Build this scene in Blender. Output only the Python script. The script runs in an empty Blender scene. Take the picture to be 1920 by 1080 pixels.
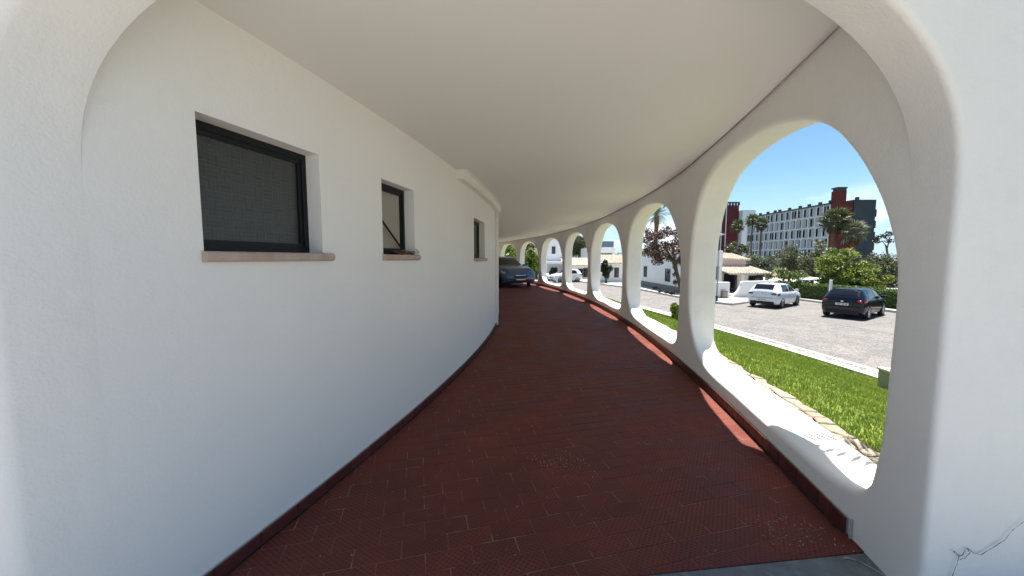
import bpy, bmesh, math, random
import numpy as np
from mathutils import Vector, Matrix, noise as mnoise
R_ = math.radians
sc = bpy.context.scene
col = sc.collection
random.seed(7)
rng = np.random.default_rng(7)

# ------------------------------------------------------------------ camera, sky, sun
EYE = 1.5
PITCH = 4.6
cam_d = bpy.data.cameras.new('camera')
cam = bpy.data.objects.new('camera', cam_d)
col.objects.link(cam)
cam.location = (0, 0, EYE)
cam.rotation_euler = (R_(90 - PITCH), 0, 0)
cam_d.sensor_width = 36
cam_d.lens = 12.99
cam_d.clip_start = 0.05
cam_d.clip_end = 4000
sc.camera = cam

SUN_EL, SUN_AZ = 70.0, 48.0          # azimuth measured from +X towards +Y
world = bpy.data.worlds.new('World')
sc.world = world
world.use_nodes = True
nt = world.node_tree
for n in list(nt.nodes):
    nt.nodes.remove(n)
wo = nt.nodes.new('ShaderNodeOutputWorld')
bg = nt.nodes.new('ShaderNodeBackground')
sky = nt.nodes.new('ShaderNodeTexSky')
sky.sky_type = 'NISHITA'
sky.sun_disc = False
sky.sun_elevation = R_(SUN_EL)
sky.sun_rotation = R_(90 - SUN_AZ)
sky.altitude = 20
sky.air_density = 1.0
sky.dust_density = 0.3
sky.ozone_density = 2.2
tc = nt.nodes.new('ShaderNodeTexCoord')
mp = nt.nodes.new('ShaderNodeMapping'); mp.inputs['Scale'].default_value = (2.2, 2.2, 6.0)
cn = nt.nodes.new('ShaderNodeTexNoise'); cn.inputs['Scale'].default_value = 1.5; cn.inputs['Detail'].default_value = 8; cn.inputs['Roughness'].default_value = 0.6
cr = nt.nodes.new('ShaderNodeValToRGB'); cr.color_ramp.elements[0].position = 0.52; cr.color_ramp.elements[1].position = 0.70
sep = nt.nodes.new('ShaderNodeSeparateXYZ')
band = nt.nodes.new('ShaderNodeMapRange'); band.inputs[1].default_value = 0.06; band.inputs[2].default_value = 0.16; band.inputs[3].default_value = 1.0; band.inputs[4].default_value = 0.0
mul = nt.nodes.new('ShaderNodeMath'); mul.operation = 'MULTIPLY'
mix = nt.nodes.new('ShaderNodeMix'); mix.data_type = 'RGBA'; mix.inputs[7].default_value = (12, 12.4, 13, 1)
L = nt.links.new
L(tc.outputs['Generated'], mp.inputs[0]); L(mp.outputs[0], cn.inputs['Vector']); L(cn.outputs['Fac'], cr.inputs[0])
L(tc.outputs['Generated'], sep.inputs[0]); L(sep.outputs['Z'], band.inputs[0])
L(cr.outputs['Color'], mul.inputs[0]); L(band.outputs[0], mul.inputs[1]); L(mul.outputs[0], mix.inputs[0])
tint = nt.nodes.new('ShaderNodeMix'); tint.data_type = 'RGBA'; tint.blend_type = 'MULTIPLY'; tint.inputs[0].default_value = 1; tint.inputs[7].default_value = (0.80, 0.98, 1.04, 1)
hz = nt.nodes.new('ShaderNodeMapRange'); hz.interpolation_type = 'SMOOTHSTEP'; hz.inputs[1].default_value = -0.02; hz.inputs[2].default_value = 0.20; hz.inputs[3].default_value = 0.85; hz.inputs[4].default_value = 0.0
hm = nt.nodes.new('ShaderNodeMix'); hm.data_type = 'RGBA'; hm.inputs[7].default_value = (4.6, 6.3, 8.2, 1)
L(sky.outputs[0], tint.inputs[6]); L(sep.outputs['Z'], hz.inputs[0]); L(hz.outputs[0], hm.inputs[0]); L(tint.outputs[2], hm.inputs[6])
L(hm.outputs[2], mix.inputs[6]); L(mix.outputs[2], bg.inputs['Color'])
bg.inputs['Strength'].default_value = 0.062
L(bg.outputs[0], wo.inputs['Surface'])

sd = bpy.data.lights.new('sun', 'SUN')
sd.energy = 5.0
sd.angle = R_(0.5)
sd.color = (1.0, 0.95, 0.87)
sun = bpy.data.objects.new('sun', sd)
col.objects.link(sun)
sdir = Vector((math.cos(R_(SUN_EL)) * math.cos(R_(SUN_AZ)), math.cos(R_(SUN_EL)) * math.sin(R_(SUN_AZ)), math.sin(R_(SUN_EL))))
sun.rotation_euler = sdir.to_track_quat('Z', 'Y').to_euler()
sun.location = (20, 5, 40)

sc.view_settings.view_transform = 'Standard'
sc.view_settings.look = 'None'
sc.view_settings.gamma = 1
sc.view_settings.use_curve_mapping = False
sc.view_settings.exposure = 1.27
sc.render.engine = 'CYCLES'
sc.cycles.max_bounces = 10
sc.cycles.diffuse_bounces = 6
sc.cycles.transparent_max_bounces = 12

# ------------------------------------------------------------------ materials
def mat(name, base, rough=0.8, spec=0.3, metal=0.0, bump=None, var=None, island=0.0, island_cols=None, coat=0.0, subsurf=None, objrand=None, transl=None):
    """bump=(scale,strength,distance[,detail]); var=(scale,other colour,amount); island: random per leaf"""
    m = bpy.data.materials.new(name)
    m.use_nodes = True
    t = m.node_tree
    b = t.nodes['Principled BSDF']
    b.inputs['Base Color'].default_value = (*base, 1)
    b.inputs['Roughness'].default_value = rough
    b.inputs['Specular IOR Level'].default_value = spec
    b.inputs['Metallic'].default_value = metal
    b.inputs['Coat Weight'].default_value = coat
    cur = None
    def link(a, c): t.links.new(a, c)
    geo = t.nodes.new('ShaderNodeNewGeometry')
    if var:
        layers = var if isinstance(var, list) else [var]
        for (s_, c_, amt, *rest) in layers:
            nz = t.nodes.new('ShaderNodeTexNoise'); nz.inputs['Scale'].default_value = s_
            nz.inputs['Detail'].default_value = 6; nz.inputs['Roughness'].default_value = 0.6
            link(geo.outputs['Position'], nz.inputs['Vector'])
            rp = t.nodes.new('ShaderNodeValToRGB')
            lo, hi = rest if rest else (0.4, 0.65)
            rp.color_ramp.elements[0].position = lo; rp.color_ramp.elements[1].position = hi
            link(nz.outputs['Fac'], rp.inputs[0])
            ml = t.nodes.new('ShaderNodeMath'); ml.operation = 'MULTIPLY'; ml.inputs[1].default_value = amt
            link(rp.outputs[0], ml.inputs[0])
            mx = t.nodes.new('ShaderNodeMix'); mx.data_type = 'RGBA'
            link(ml.outputs[0], mx.inputs[0])
            if cur: link(cur, mx.inputs[6])
            else: mx.inputs[6].default_value = (*base, 1)
            mx.inputs[7].default_value = (*c_, 1)
            cur = mx.outputs[2]
    if island_cols or objrand:
        rp = t.nodes.new('ShaderNodeValToRGB')
        cs = island_cols or objrand
        el = rp.color_ramp.elements
        while len(el) < len(cs): el.new(0.5)
        for i, c_ in enumerate(cs):
            el[i].position = i / (len(cs) - 1); el[i].color = (*c_, 1)
        if objrand:
            oi = t.nodes.new('ShaderNodeObjectInfo'); link(oi.outputs['Random'], rp.inputs[0])
        else:
            link(geo.outputs['Random Per Island'], rp.inputs[0])
        if cur:
            mx = t.nodes.new('ShaderNodeMix'); mx.data_type = 'RGBA'; mx.inputs[0].default_value = 0.5
            link(cur, mx.inputs[6]); link(rp.outputs[0], mx.inputs[7]); cur = mx.outputs[2]
        else:
            cur = rp.outputs[0]
    if cur: link(cur, b.inputs['Base Color'])
    if bump:
        bumps = bump if isinstance(bump, list) else [bump]
        prev = None
        for (s_, st, d_) in bumps:
            nz = t.nodes.new('ShaderNodeTexNoise'); nz.inputs['Scale'].default_value = s_
            nz.inputs['Detail'].default_value = 5
            link(geo.outputs['Position'], nz.inputs['Vector'])
            bp = t.nodes.new('ShaderNodeBump'); bp.inputs['Strength'].default_value = st; bp.inputs['Distance'].default_value = d_
            link(nz.outputs['Fac'], bp.inputs['Height'])
            if prev: link(prev, bp.inputs['Normal'])
            prev = bp.outputs['Normal']
        link(prev, b.inputs['Normal'])
    if transl:
        tr = t.nodes.new('ShaderNodeBsdfTranslucent'); ms = t.nodes.new('ShaderNodeMixShader'); ms.inputs[0].default_value = transl
        if cur: link(cur, tr.inputs['Color'])
        else: tr.inputs['Color'].default_value = (*base, 1)
        link(b.outputs[0], ms.inputs[1]); link(tr.outputs[0], ms.inputs[2])
        link(ms.outputs[0], t.nodes['Material Output'].inputs['Surface'])
    return m

M = {}
M['stucco'] = mat('white_stucco', (0.86, 0.84, 0.80), 0.9, 0.15,
                  bump=[(7, 0.22, 0.02), (85, 0.36, 0.005)],
                  var=[(1.2, (0.78, 0.77, 0.75), 0.5), (9, (0.76, 0.75, 0.73), 0.25, 0.5, 0.75), (2.6, (0.66, 0.65, 0.63), 0.35, 0.62, 0.8)])
M['stucco_wall'] = mat('painted_house_wall', (0.85, 0.83, 0.79), 0.9, 0.15,
                  bump=[(7, 0.18, 0.02), (75, 0.4, 0.005)], var=[(0.9, (0.79, 0.78, 0.77), 0.5), (14, (0.70, 0.69, 0.68), 0.3, 0.62, 0.78)])
def fade_relief(m):
    # the render is coarser by the front arch and smoother further in
    t = m.node_tree; bumps = [n for n in t.nodes if n.type == 'BUMP']
    g = t.nodes.new('ShaderNodeNewGeometry'); sp = t.nodes.new('ShaderNodeSeparateXYZ'); t.links.new(g.outputs['Position'], sp.inputs[0])
    mr = t.nodes.new('ShaderNodeMapRange'); mr.interpolation_type = 'SMOOTHSTEP'
    mr.inputs[1].default_value = 1.2; mr.inputs[2].default_value = 3.2; mr.inputs[3].default_value = 0.33; mr.inputs[4].default_value = 0.16
    t.links.new(sp.outputs['Y'], mr.inputs[0])
    t.links.new(mr.outputs[0], bumps[-1].inputs['Strength'])
fade_relief(M['stucco_wall'])
M['ceiling'] = mat('ceiling_plaster', (0.79, 0.77, 0.745), 0.9, 0.1, bump=[(0.9, 0.4, 0.05), (40, 0.15, 0.003)])
M['joint'] = mat('painted_joint_shade', (0.26, 0.20, 0.21), 0.9, var=(3, (0.5, 0.45, 0.43), 0.8))  # shade of the gap along the ceiling edge, painted as a dark strip
M['skirt'] = mat('skirting_tile_red', (0.11, 0.028, 0.026), 0.5, 0.35, objrand=[(0.085, 0.020, 0.018), (0.10, 0.024, 0.022), (0.12, 0.030, 0.027)], bump=(60, 0.2, 0.002))
M['grout'] = mat('grout', (0.20, 0.085, 0.065), 0.95, bump=(120, 0.4, 0.003), var=[(5, (0.34, 0.22, 0.18), 0.95, 0.50, 0.62), (3, (0.09, 0.03, 0.025), 0.8, 0.52, 0.66)])
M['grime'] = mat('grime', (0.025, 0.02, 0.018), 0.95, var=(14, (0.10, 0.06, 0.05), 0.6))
M['concrete'] = mat('threshold_concrete', (0.22, 0.225, 0.22), 0.8, 0.3, bump=[(30, 0.3, 0.004)], var=[(3, (0.13, 0.14, 0.14), 0.9), (14, (0.33, 0.33, 0.31), 0.6, 0.5, 0.7)])
M['forecourt'] = mat('pale_forecourt_paving', (0.43, 0.39, 0.35), 0.9, 0.2, bump=(30, 0.3, 0.004), var=(1.5, (0.36, 0.33, 0.30), 0.7))
M['mortar'] = mat('mortar', (0.45, 0.42, 0.38), 0.95, bump=(60, 0.5, 0.005))
M['frame'] = mat('window_frame_black', (0.007, 0.008, 0.010), 0.45, 0.3)
M['sill'] = mat('sill_stone', (0.50, 0.40, 0.33), 0.6, 0.3, bump=(50, 0.2, 0.003), var=(10, (0.36, 0.27, 0.22), 0.6))
M['room'] = mat('room_beige', (0.35, 0.32, 0.27), 0.8)
M['crack'] = mat('crack', (0.06, 0.055, 0.05), 1.0)
M['lawn_soil'] = mat('lawn_base', (0.20, 0.24, 0.05), 0.95, 0.1, bump=(40, 0.8, 0.03), var=[(3, (0.06, 0.11, 0.02), 0.7), (25, (0.12, 0.16, 0.035), 0.6)])
M['grass'] = mat('grass_blades', (0.1, 0.2, 0.03), 0.6, 0.25, island_cols=[(0.13, 0.20, 0.018), (0.22, 0.31, 0.035), (0.30, 0.38, 0.055), (0.46, 0.48, 0.16)], var=[(1.3, (0.34, 0.36, 0.07), 0.7), (5, (0.12, 0.16, 0.03), 0.5, 0.5, 0.65)], transl=0.35)
M['flag'] = mat('flagstone', (0.27, 0.235, 0.175), 0.9, 0.15, objrand=[(0.26, 0.22, 0.155), (0.33, 0.30, 0.24), (0.40, 0.37, 0.31), (0.30, 0.24, 0.155)], bump=[(20, 0.5, 0.01)], var=(12, (0.34, 0.31, 0.26), 0.8))
M['soil'] = mat('joint_soil', (0.06, 0.05, 0.035), 1.0, 0.1, bump=(50, 0.6, 0.01), var=(9, (0.05, 0.06, 0.02), 0.7))
M['kerb'] = mat('kerb_stone', (0.52, 0.50, 0.46), 0.85, 0.2, bump=(25, 0.3, 0.005), var=(4, (0.42, 0.40, 0.37), 0.6))
M['cobble'] = mat('cobble_stone', (0.45, 0.43, 0.40), 0.8, 0.2, island_cols=[(0.46, 0.44, 0.41), (0.38, 0.36, 0.34), (0.25, 0.245, 0.24)])
M['road'] = mat('old_asphalt', (0.14, 0.136, 0.132), 0.92, 0.2, bump=[(3, 0.2, 0.03), (60, 0.8, 0.012)],
                var=[(0.45, (0.15, 0.14, 0.132), 0.9), (2.2, (0.26, 0.24, 0.225), 0.7, 0.45, 0.7), (0.9, (0.225, 0.205, 0.19), 0.6, 0.5, 0.62), (7, (0.09, 0.085, 0.08), 0.75, 0.52, 0.66), (30, (0.38, 0.36, 0.34), 0.8, 0.52, 0.62), (70, (0.07, 0.065, 0.06), 0.6, 0.54, 0.62)])
M['bay'] = mat('parking_bay_asphalt', (0.17, 0.16, 0.155), 0.92, 0.2, bump=[(60, 0.8, 0.012)],
               var=[(0.6, (0.22, 0.205, 0.19), 0.9), (11, (0.12, 0.115, 0.11), 0.55, 0.5, 0.7), (30, (0.33, 0.315, 0.30), 0.7, 0.52, 0.62), (70, (0.06, 0.055, 0.05), 0.6, 0.54, 0.62)])
M['paint'] = mat('worn_road_paint', (0.33, 0.32, 0.31), 0.9, var=(9, (0.18, 0.165, 0.155), 1.0, 0.36, 0.52))
M['pave'] = mat('pavement', (0.50, 0.47, 0.43), 0.9, 0.2, bump=(30, 0.4, 0.006), var=[(1.5, (0.42, 0.40, 0.37), 0.7), (18, (0.36, 0.33, 0.31), 0.5)])
M['ground'] = mat('dry_ground', (0.16, 0.15, 0.09), 0.95, var=[(0.05, (0.09, 0.11, 0.045), 0.9), (0.4, (0.20, 0.17, 0.11), 0.5)])
M['hill'] = mat('scrub_hill', (0.075, 0.085, 0.045), 0.95, bump=(0.5, 1.0, 0.8), var=[(0.25, (0.16, 0.14, 0.09), 0.8), (1.2, (0.035, 0.05, 0.02), 0.8)])
M['bark'] = mat('bark', (0.14, 0.11, 0.085), 0.95, bump=(25, 0.8, 0.03), var=(6, (0.08, 0.06, 0.05), 0.7))
M['palm_bark'] = mat('palm_bark', (0.17, 0.085, 0.055), 0.95, bump=(14, 1.0, 0.06), var=(6, (0.09, 0.05, 0.035), 0.7))
M['frond'] = mat('palm_frond', (0.06, 0.10, 0.04), 0.55, 0.4, island_cols=[(0.045, 0.07, 0.025), (0.09, 0.12, 0.05), (0.18, 0.20, 0.11)], transl=0.15)
M['frond_pale'] = mat('palm_frond_pale', (0.10, 0.12, 0.07), 0.55, 0.4, island_cols=[(0.08, 0.10, 0.05), (0.17, 0.19, 0.11), (0.32, 0.33, 0.23)], transl=0.15)
M['frond_dry'] = mat('dry_frond', (0.15, 0.07, 0.045), 0.9, island_cols=[(0.09, 0.045, 0.03), (0.17, 0.09, 0.06)])
def leafmat(name, cs, tr=0.2): return mat(name, cs[0], 0.5, 0.45, island_cols=cs, transl=tr)
M['leaf_bright'] = leafmat('leaf_bright', [(0.04, 0.08, 0.012), (0.11, 0.17, 0.022), (0.21, 0.27, 0.04), (0.42, 0.43, 0.11)])
M['leaf_mid'] = leafmat('leaf_mid', [(0.025, 0.055, 0.012), (0.06, 0.11, 0.02), (0.12, 0.18, 0.035), (0.22, 0.26, 0.08)])
M['leaf_olive'] = leafmat('leaf_olive', [(0.03, 0.048, 0.017), (0.07, 0.092, 0.038), (0.13, 0.155, 0.07), (0.24, 0.25, 0.16)])
M['leaf_dark'] = leafmat('leaf_dark', [(0.012, 0.022, 0.01), (0.025, 0.042, 0.016), (0.05, 0.07, 0.03)])
M['leaf_purple'] = leafmat('leaf_purple', [(0.03, 0.014, 0.013), (0.07, 0.032, 0.03), (0.12, 0.065, 0.055), (0.22, 0.14, 0.12)])
M['hedge'] = leafmat('hedge_leaf', [(0.025, 0.06, 0.01), (0.06, 0.12, 0.02), (0.11, 0.19, 0.035), (0.20, 0.28, 0.06)])
M['hotel_panel'] = mat('hotel_panel', (0.50, 0.52, 0.57), 0.8, var=(0.3, (0.30, 0.31, 0.33), 0.5))
M['hotel_frame'] = mat('hotel_frame_white', (0.85, 0.86, 0.88), 0.8)
M['hotel_dark'] = mat('hotel_recess', (0.03, 0.035, 0.045), 0.35, 0.5)
M['hotel_window'] = mat('hotel_window', (0.012, 0.014, 0.02), 0.8, 0.1)
M['hotel_red'] = mat('hotel_red', (0.15, 0.034, 0.034), 0.85, var=(0.4, (0.09, 0.02, 0.022), 0.6))
M['hotel_grey'] = mat('hotel_grey', (0.05, 0.068, 0.085), 0.85, var=(0.3, (0.07, 0.085, 0.10), 0.6))
M['villa'] = mat('villa_white', (0.80, 0.80, 0.79), 0.9, 0.15, bump=(20, 0.3, 0.004), var=(0.8, (0.74, 0.73, 0.71), 0.5))
M['villa_pink'] = mat('villa_pink', (0.66, 0.54, 0.50), 0.9)
M['villa_blue'] = mat('blue_grey_roof', (0.20, 0.27, 0.36), 0.7)
M['rooftile'] = mat('roof_tile', (0.50, 0.42, 0.32), 0.85, island_cols=[(0.55, 0.48, 0.39), (0.60, 0.55, 0.46), (0.50, 0.37, 0.29), (0.64, 0.60, 0.52)], bump=(20, 0.4, 0.01))
M['roofpale'] = mat('pale_roof', (0.52, 0.48, 0.40), 0.9, var=(3, (0.4, 0.33, 0.26), 0.6))
M['glass_dark'] = mat('dark_window_glass', (0.015, 0.018, 0.022), 0.08, 0.6)
M['winframe'] = mat('villa_window_frame', (0.10, 0.09, 0.09), 0.6)
M['lamp_metal'] = mat('lamp_metal', (0.03, 0.035, 0.045), 0.5, 0.5)
M['lamp_head'] = mat('lamp_head', (0.45, 0.47, 0.48), 0.5)
M['box_metal'] = mat('grey_green_box', (0.27, 0.29, 0.24), 0.8, 0.3, bump=(30, 0.3, 0.004), var=(4, (0.21, 0.23, 0.18), 0.6))
M['box_top'] = mat('box_top', (0.50, 0.49, 0.43), 0.8)
M['utility'] = mat('utility_box', (0.20, 0.19, 0.17), 0.7)
M['canvas'] = mat('white_canvas', (0.75, 0.75, 0.73), 0.9)
M['twig'] = mat('dry_twig', (0.20, 0.11, 0.08), 0.95, island_cols=[(0.10, 0.05, 0.04), (0.22, 0.12, 0.09), (0.35, 0.24, 0.18)])
M['tyre'] = mat('tyre', (0.018, 0.018, 0.02), 0.8)
M['rim'] = mat('alloy_rim', (0.62, 0.63, 0.65), 0.4, 0.5, 0.1)
M['rim_dark'] = mat('dark_rim', (0.16, 0.16, 0.17), 0.4, 0.5, 0.6)
M['car_glass'] = mat('car_glass', (0.010, 0.012, 0.016), 0.08, 0.5)
M['car_trim'] = mat('car_trim', (0.02, 0.02, 0.022), 0.6)
M['lamp_red'] = mat('tail_lens', (0.35, 0.015, 0.02), 0.15, 0.6)
M['lamp_smoke'] = mat('tail_lens_smoked', (0.05, 0.012, 0.015), 0.15, 0.6)
M['lamp_clear'] = mat('head_lens', (0.45, 0.47, 0.50), 0.1, 0.6)
M['chrome'] = mat('chrome', (0.6, 0.6, 0.62), 0.15, 0.5, 1.0)
M['plate'] = mat('number_plate', (0.7, 0.7, 0.7), 0.6)
M['plate_ink'] = mat('plate_characters', (0.02, 0.02, 0.025), 0.7)
M['car_white'] = mat('paint_white', (0.74, 0.76, 0.79), 0.3, 0.5, coat=0.6)
M['car_black'] = mat('paint_dark_blue', (0.005, 0.006, 0.014), 0.25, 0.4, coat=0.25)
M['car_blue'] = mat('paint_blue_grey', (0.045, 0.095, 0.19), 0.28, 0.5, 0.1, coat=0.8)

# brick-row floor tile material: dimples follow the laying direction
TILE_ANG = math.atan(0.25)
def tile_material():
    m = mat('floor_tile_maroon', (0.105, 0.030, 0.024), 0.5, 0.22)
    t = m.node_tree; b = t.nodes['Principled BSDF']
    N = t.nodes.new; LK = t.links.new
    geo = N('ShaderNodeNewGeometry'); oi = N('ShaderNodeObjectInfo')
    mpp = N('ShaderNodeMapping'); mpp.inputs['Rotation'].default_value = (0, 0, -TILE_ANG)
    LK(geo.outputs['Position'], mpp.inputs[0])
    sp = N('ShaderNodeSeparateXYZ'); LK(mpp.outputs[0], sp.inputs[0])
    def m_(op, a, bv=None, c=None):
        nd = N('ShaderNodeMath'); nd.operation = op
        for i, v in enumerate((a, bv, c)):
            if v is None: continue
            if isinstance(v, (int, float)): nd.inputs[i].default_value = v
            else: LK(v, nd.inputs[i])
        return nd.outputs[0]
    k = 2 * math.pi / 0.031
    sx = m_('SINE', m_('MULTIPLY', sp.outputs['X'], k))
    sy = m_('SINE', m_('MULTIPLY', sp.outputs['Y'], k))
    prod = m_('MULTIPLY', sx, sy)
    rp = N('ShaderNodeMapRange'); rp.inputs[1].default_value = 0.2; rp.inputs[2].default_value = 0.55
    LK(prod, rp.inputs[0])
    n1 = N('ShaderNodeTexNoise'); n1.inputs['Scale'].default_value = 2.3; n1.inputs['Detail'].default_value = 7; LK(geo.outputs['Position'], n1.inputs['Vector'])
    n2 = N('ShaderNodeTexNoise'); n2.inputs['Scale'].default_value = 26; n2.inputs['Detail'].default_value = 5; LK(geo.outputs['Position'], n2.inputs['Vector'])
    ramp = N('ShaderNodeValToRGB'); el = ramp.color_ramp.elements
    el[0].position = 0.35; el[0].color = (0.140, 0.033, 0.024, 1); el[1].position = 0.68; el[1].color = (0.215, 0.056, 0.037, 1)
    LK(n1.outputs['Fac'], ramp.inputs[0])
    r2 = N('ShaderNodeValToRGB'); e2 = r2.color_ramp.elements
    e2[0].color = (0.93, 0.93, 0.94, 1); e2[1].color = (1.07, 1.05, 1.03, 1)
    gi = m_('FRACT', m_('ADD', oi.outputs['Random'], geo.outputs['Random Per Island'])); LK(gi, r2.inputs[0])
    mx = N('ShaderNodeMix'); mx.data_type = 'RGBA'; mx.blend_type = 'MULTIPLY'; mx.inputs[0].default_value = 1
    LK(ramp.outputs[0], mx.inputs[6]); LK(r2.outputs[0], mx.inputs[7])
    mx2 = N('ShaderNodeMix'); mx2.data_type = 'RGBA'; mx2.inputs[7].default_value = (0.22, 0.13, 0.10, 1)
    sc_ = N('ShaderNodeMapRange'); sc_.inputs[1].default_value = 0.62; sc_.inputs[2].default_value = 0.8; sc_.inputs[4].default_value = 0.6
    LK(n2.outputs['Fac'], sc_.inputs[0]); LK(sc_.outputs[0], mx2.inputs[0]); LK(mx.outputs[2], mx2.inputs[6])
    # dimples are coloured darker, less so in worn patches
    mx3 = N('ShaderNodeMix'); mx3.data_type = 'RGBA'; mx3.inputs[7].default_value = (0.030, 0.012, 0.011, 1)
    n3 = N('ShaderNodeTexNoise'); n3.inputs['Scale'].default_value = 1.1; n3.inputs['Detail'].default_value = 4; LK(geo.outputs['Position'], n3.inputs['Vector'])
    wr_ = N('ShaderNodeMapRange'); wr_.inputs[1].default_value = 0.36; wr_.inputs[2].default_value = 0.60; wr_.inputs[3].default_value = 0.12; wr_.inputs[4].default_value = 0.68
    LK(n3.outputs['Fac'], wr_.inputs[0]); LK(m_('MULTIPLY', rp.outputs[0], wr_.outputs[0]), mx3.inputs[0]); LK(mx2.outputs[2], mx3.inputs[6])
    LK(mx3.outputs[2], b.inputs['Base Color'])
    bp = N('ShaderNodeBump'); bp.inputs['Strength'].default_value = 0.7; bp.inputs['Distance'].default_value = 0.003; bp.invert = True
    LK(rp.outputs[0], bp.inputs['Height'])
    bp2 = N('ShaderNodeBump'); bp2.inputs['Strength'].default_value = 0.25; bp2.inputs['Distance'].default_value = 0.003
    LK(n2.outputs['Fac'], bp2.inputs['Height']); LK(bp.outputs[0], bp2.inputs['Normal']); LK(bp2.outputs[0], b.inputs['Normal'])
    rr = N('ShaderNodeMapRange'); rr.inputs[1].default_value = 0.3; rr.inputs[2].default_value = 0.7; rr.inputs[3].default_value = 0.50; rr.inputs[4].default_value = 0.78
    LK(n1.outputs['Fac'], rr.inputs[0]); LK(rr.outputs[0], b.inputs['Roughness'])
    return m
M['tile'] = tile_material()

def weave_glass():
    m = mat('patterned_glass', (0.045, 0.05, 0.045), 0.32, 0.5)
    t = m.node_tree; b = t.nodes['Principled BSDF']; N = t.nodes.new; LK = t.links.new
    tcn = N('ShaderNodeTexCoord')
    def brick(vec):
        b_ = N('ShaderNodeTexBrick'); b_.inputs['Scale'].default_value = 1.0; b_.offset = 0.0
        b_.inputs['Color1'].default_value = (0.040, 0.044, 0.040, 1); b_.inputs['Color2'].default_value = (0.066, 0.069, 0.063, 1)
        b_.inputs['Mortar'].default_value = (0.105, 0.107, 0.10, 1)
        b_.inputs['Mortar Size'].default_value = 0.003; b_.inputs['Mortar Smooth'].default_value = 1.0
        b_.inputs['Brick Width'].default_value = 0.06; b_.inputs['Row Height'].default_value = 0.02
        LK(vec, b_.inputs['Vector']); return b_
    rotm = N('ShaderNodeMapping'); rotm.inputs['Rotation'].default_value = (0, 0, math.pi / 2); LK(tcn.outputs['UV'], rotm.inputs[0])
    b1, b2 = brick(tcn.outputs['UV']), brick(rotm.outputs[0])
    ck = N('ShaderNodeTexChecker'); ck.inputs['Scale'].default_value = 1 / 0.06; LK(tcn.outputs['UV'], ck.inputs['Vector'])
    br = N('ShaderNodeMix'); br.data_type = 'RGBA'; LK(ck.outputs['Fac'], br.inputs[0]); LK(b1.outputs['Color'], br.inputs[6]); LK(b2.outputs['Color'], br.inputs[7])
    nz = N('ShaderNodeTexNoise'); nz.inputs['Scale'].default_value = 60; LK(tcn.outputs['UV'], nz.inputs['Vector'])
    mx = N('ShaderNodeMix'); mx.data_type = 'RGBA'; mx.inputs[0].default_value = 0.3; mx.inputs[7].default_value = (0.03, 0.032, 0.03, 1)
    LK(br.outputs[2], mx.inputs[6]); LK(nz.outputs['Fac'], mx.inputs[0]); LK(mx.outputs[2], b.inputs['Base Color'])
    bp = N('ShaderNodeBump'); bp.inputs['Strength'].default_value = 0.3; bp.inputs['Distance'].default_value = 0.002
    LK(b1.outputs['Fac'], bp.inputs['Height']); LK(bp.outputs[0], b.inputs['Normal'])
    return m
M['weave'] = weave_glass()

# ------------------------------------------------------------------ helpers
def at(px, py, Y):
    """world point seen at photograph pixel (px,py) at depth Y"""
    f = 693.0; p = R_(PITCH)
    u = (px - 960) / f; v = (540 - py) / f
    dy = math.cos(p) + v * math.sin(p); dz = v * math.cos(p) - math.sin(p)
    k = Y / dy
    return Vector((u * k, Y, EYE + dz * k))

def tag(o, label=None, cat=None, group=None, kind=None):
    if label: o['label'] = label
    if cat: o['category'] = cat
    if group: o['group'] = group
    if kind: o['kind'] = kind
    return o

def thing(name, label, cat, loc=(0, 0, 0), rz=0, group=None):
    o = bpy.data.objects.new(name, None)
    o.empty_display_size = 0.2
    col.objects.link(o); o.location = loc; o.rotation_euler = (0, 0, rz)
    return tag(o, label, cat, group)

def link(name, me, parent=None, m=None):
    o = bpy.data.objects.new(name, me)
    col.objects.link(o)
    if parent is not None: o.parent = parent
    if m is not None and not me.materials: me.materials.append(m)
    return o

def from_np(name, V, F, m, parent=None, smooth=False):
    """V (n,3), F (m,k) all same k"""
    V = np.asarray(V, dtype=np.float32); F = np.asarray(F, dtype=np.int32)
    me = bpy.data.meshes.new(name)
    k = F.shape[1]
    me.vertices.add(len(V)); me.vertices.foreach_set('co', V.ravel())
    me.loops.add(F.size); me.loops.foreach_set('vertex_index', F.ravel())
    me.polygons.add(len(F))
    me.polygons.foreach_set('loop_start', np.arange(0, F.size, k, dtype=np.int32))
    me.polygons.foreach_set('loop_total', np.full(len(F), k, dtype=np.int32))
    if smooth: me.polygons.foreach_set('use_smooth', np.ones(len(F), dtype=bool))
    me.update(calc_edges=True); me.validate()
    return link(name, me, parent, m)

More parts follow.
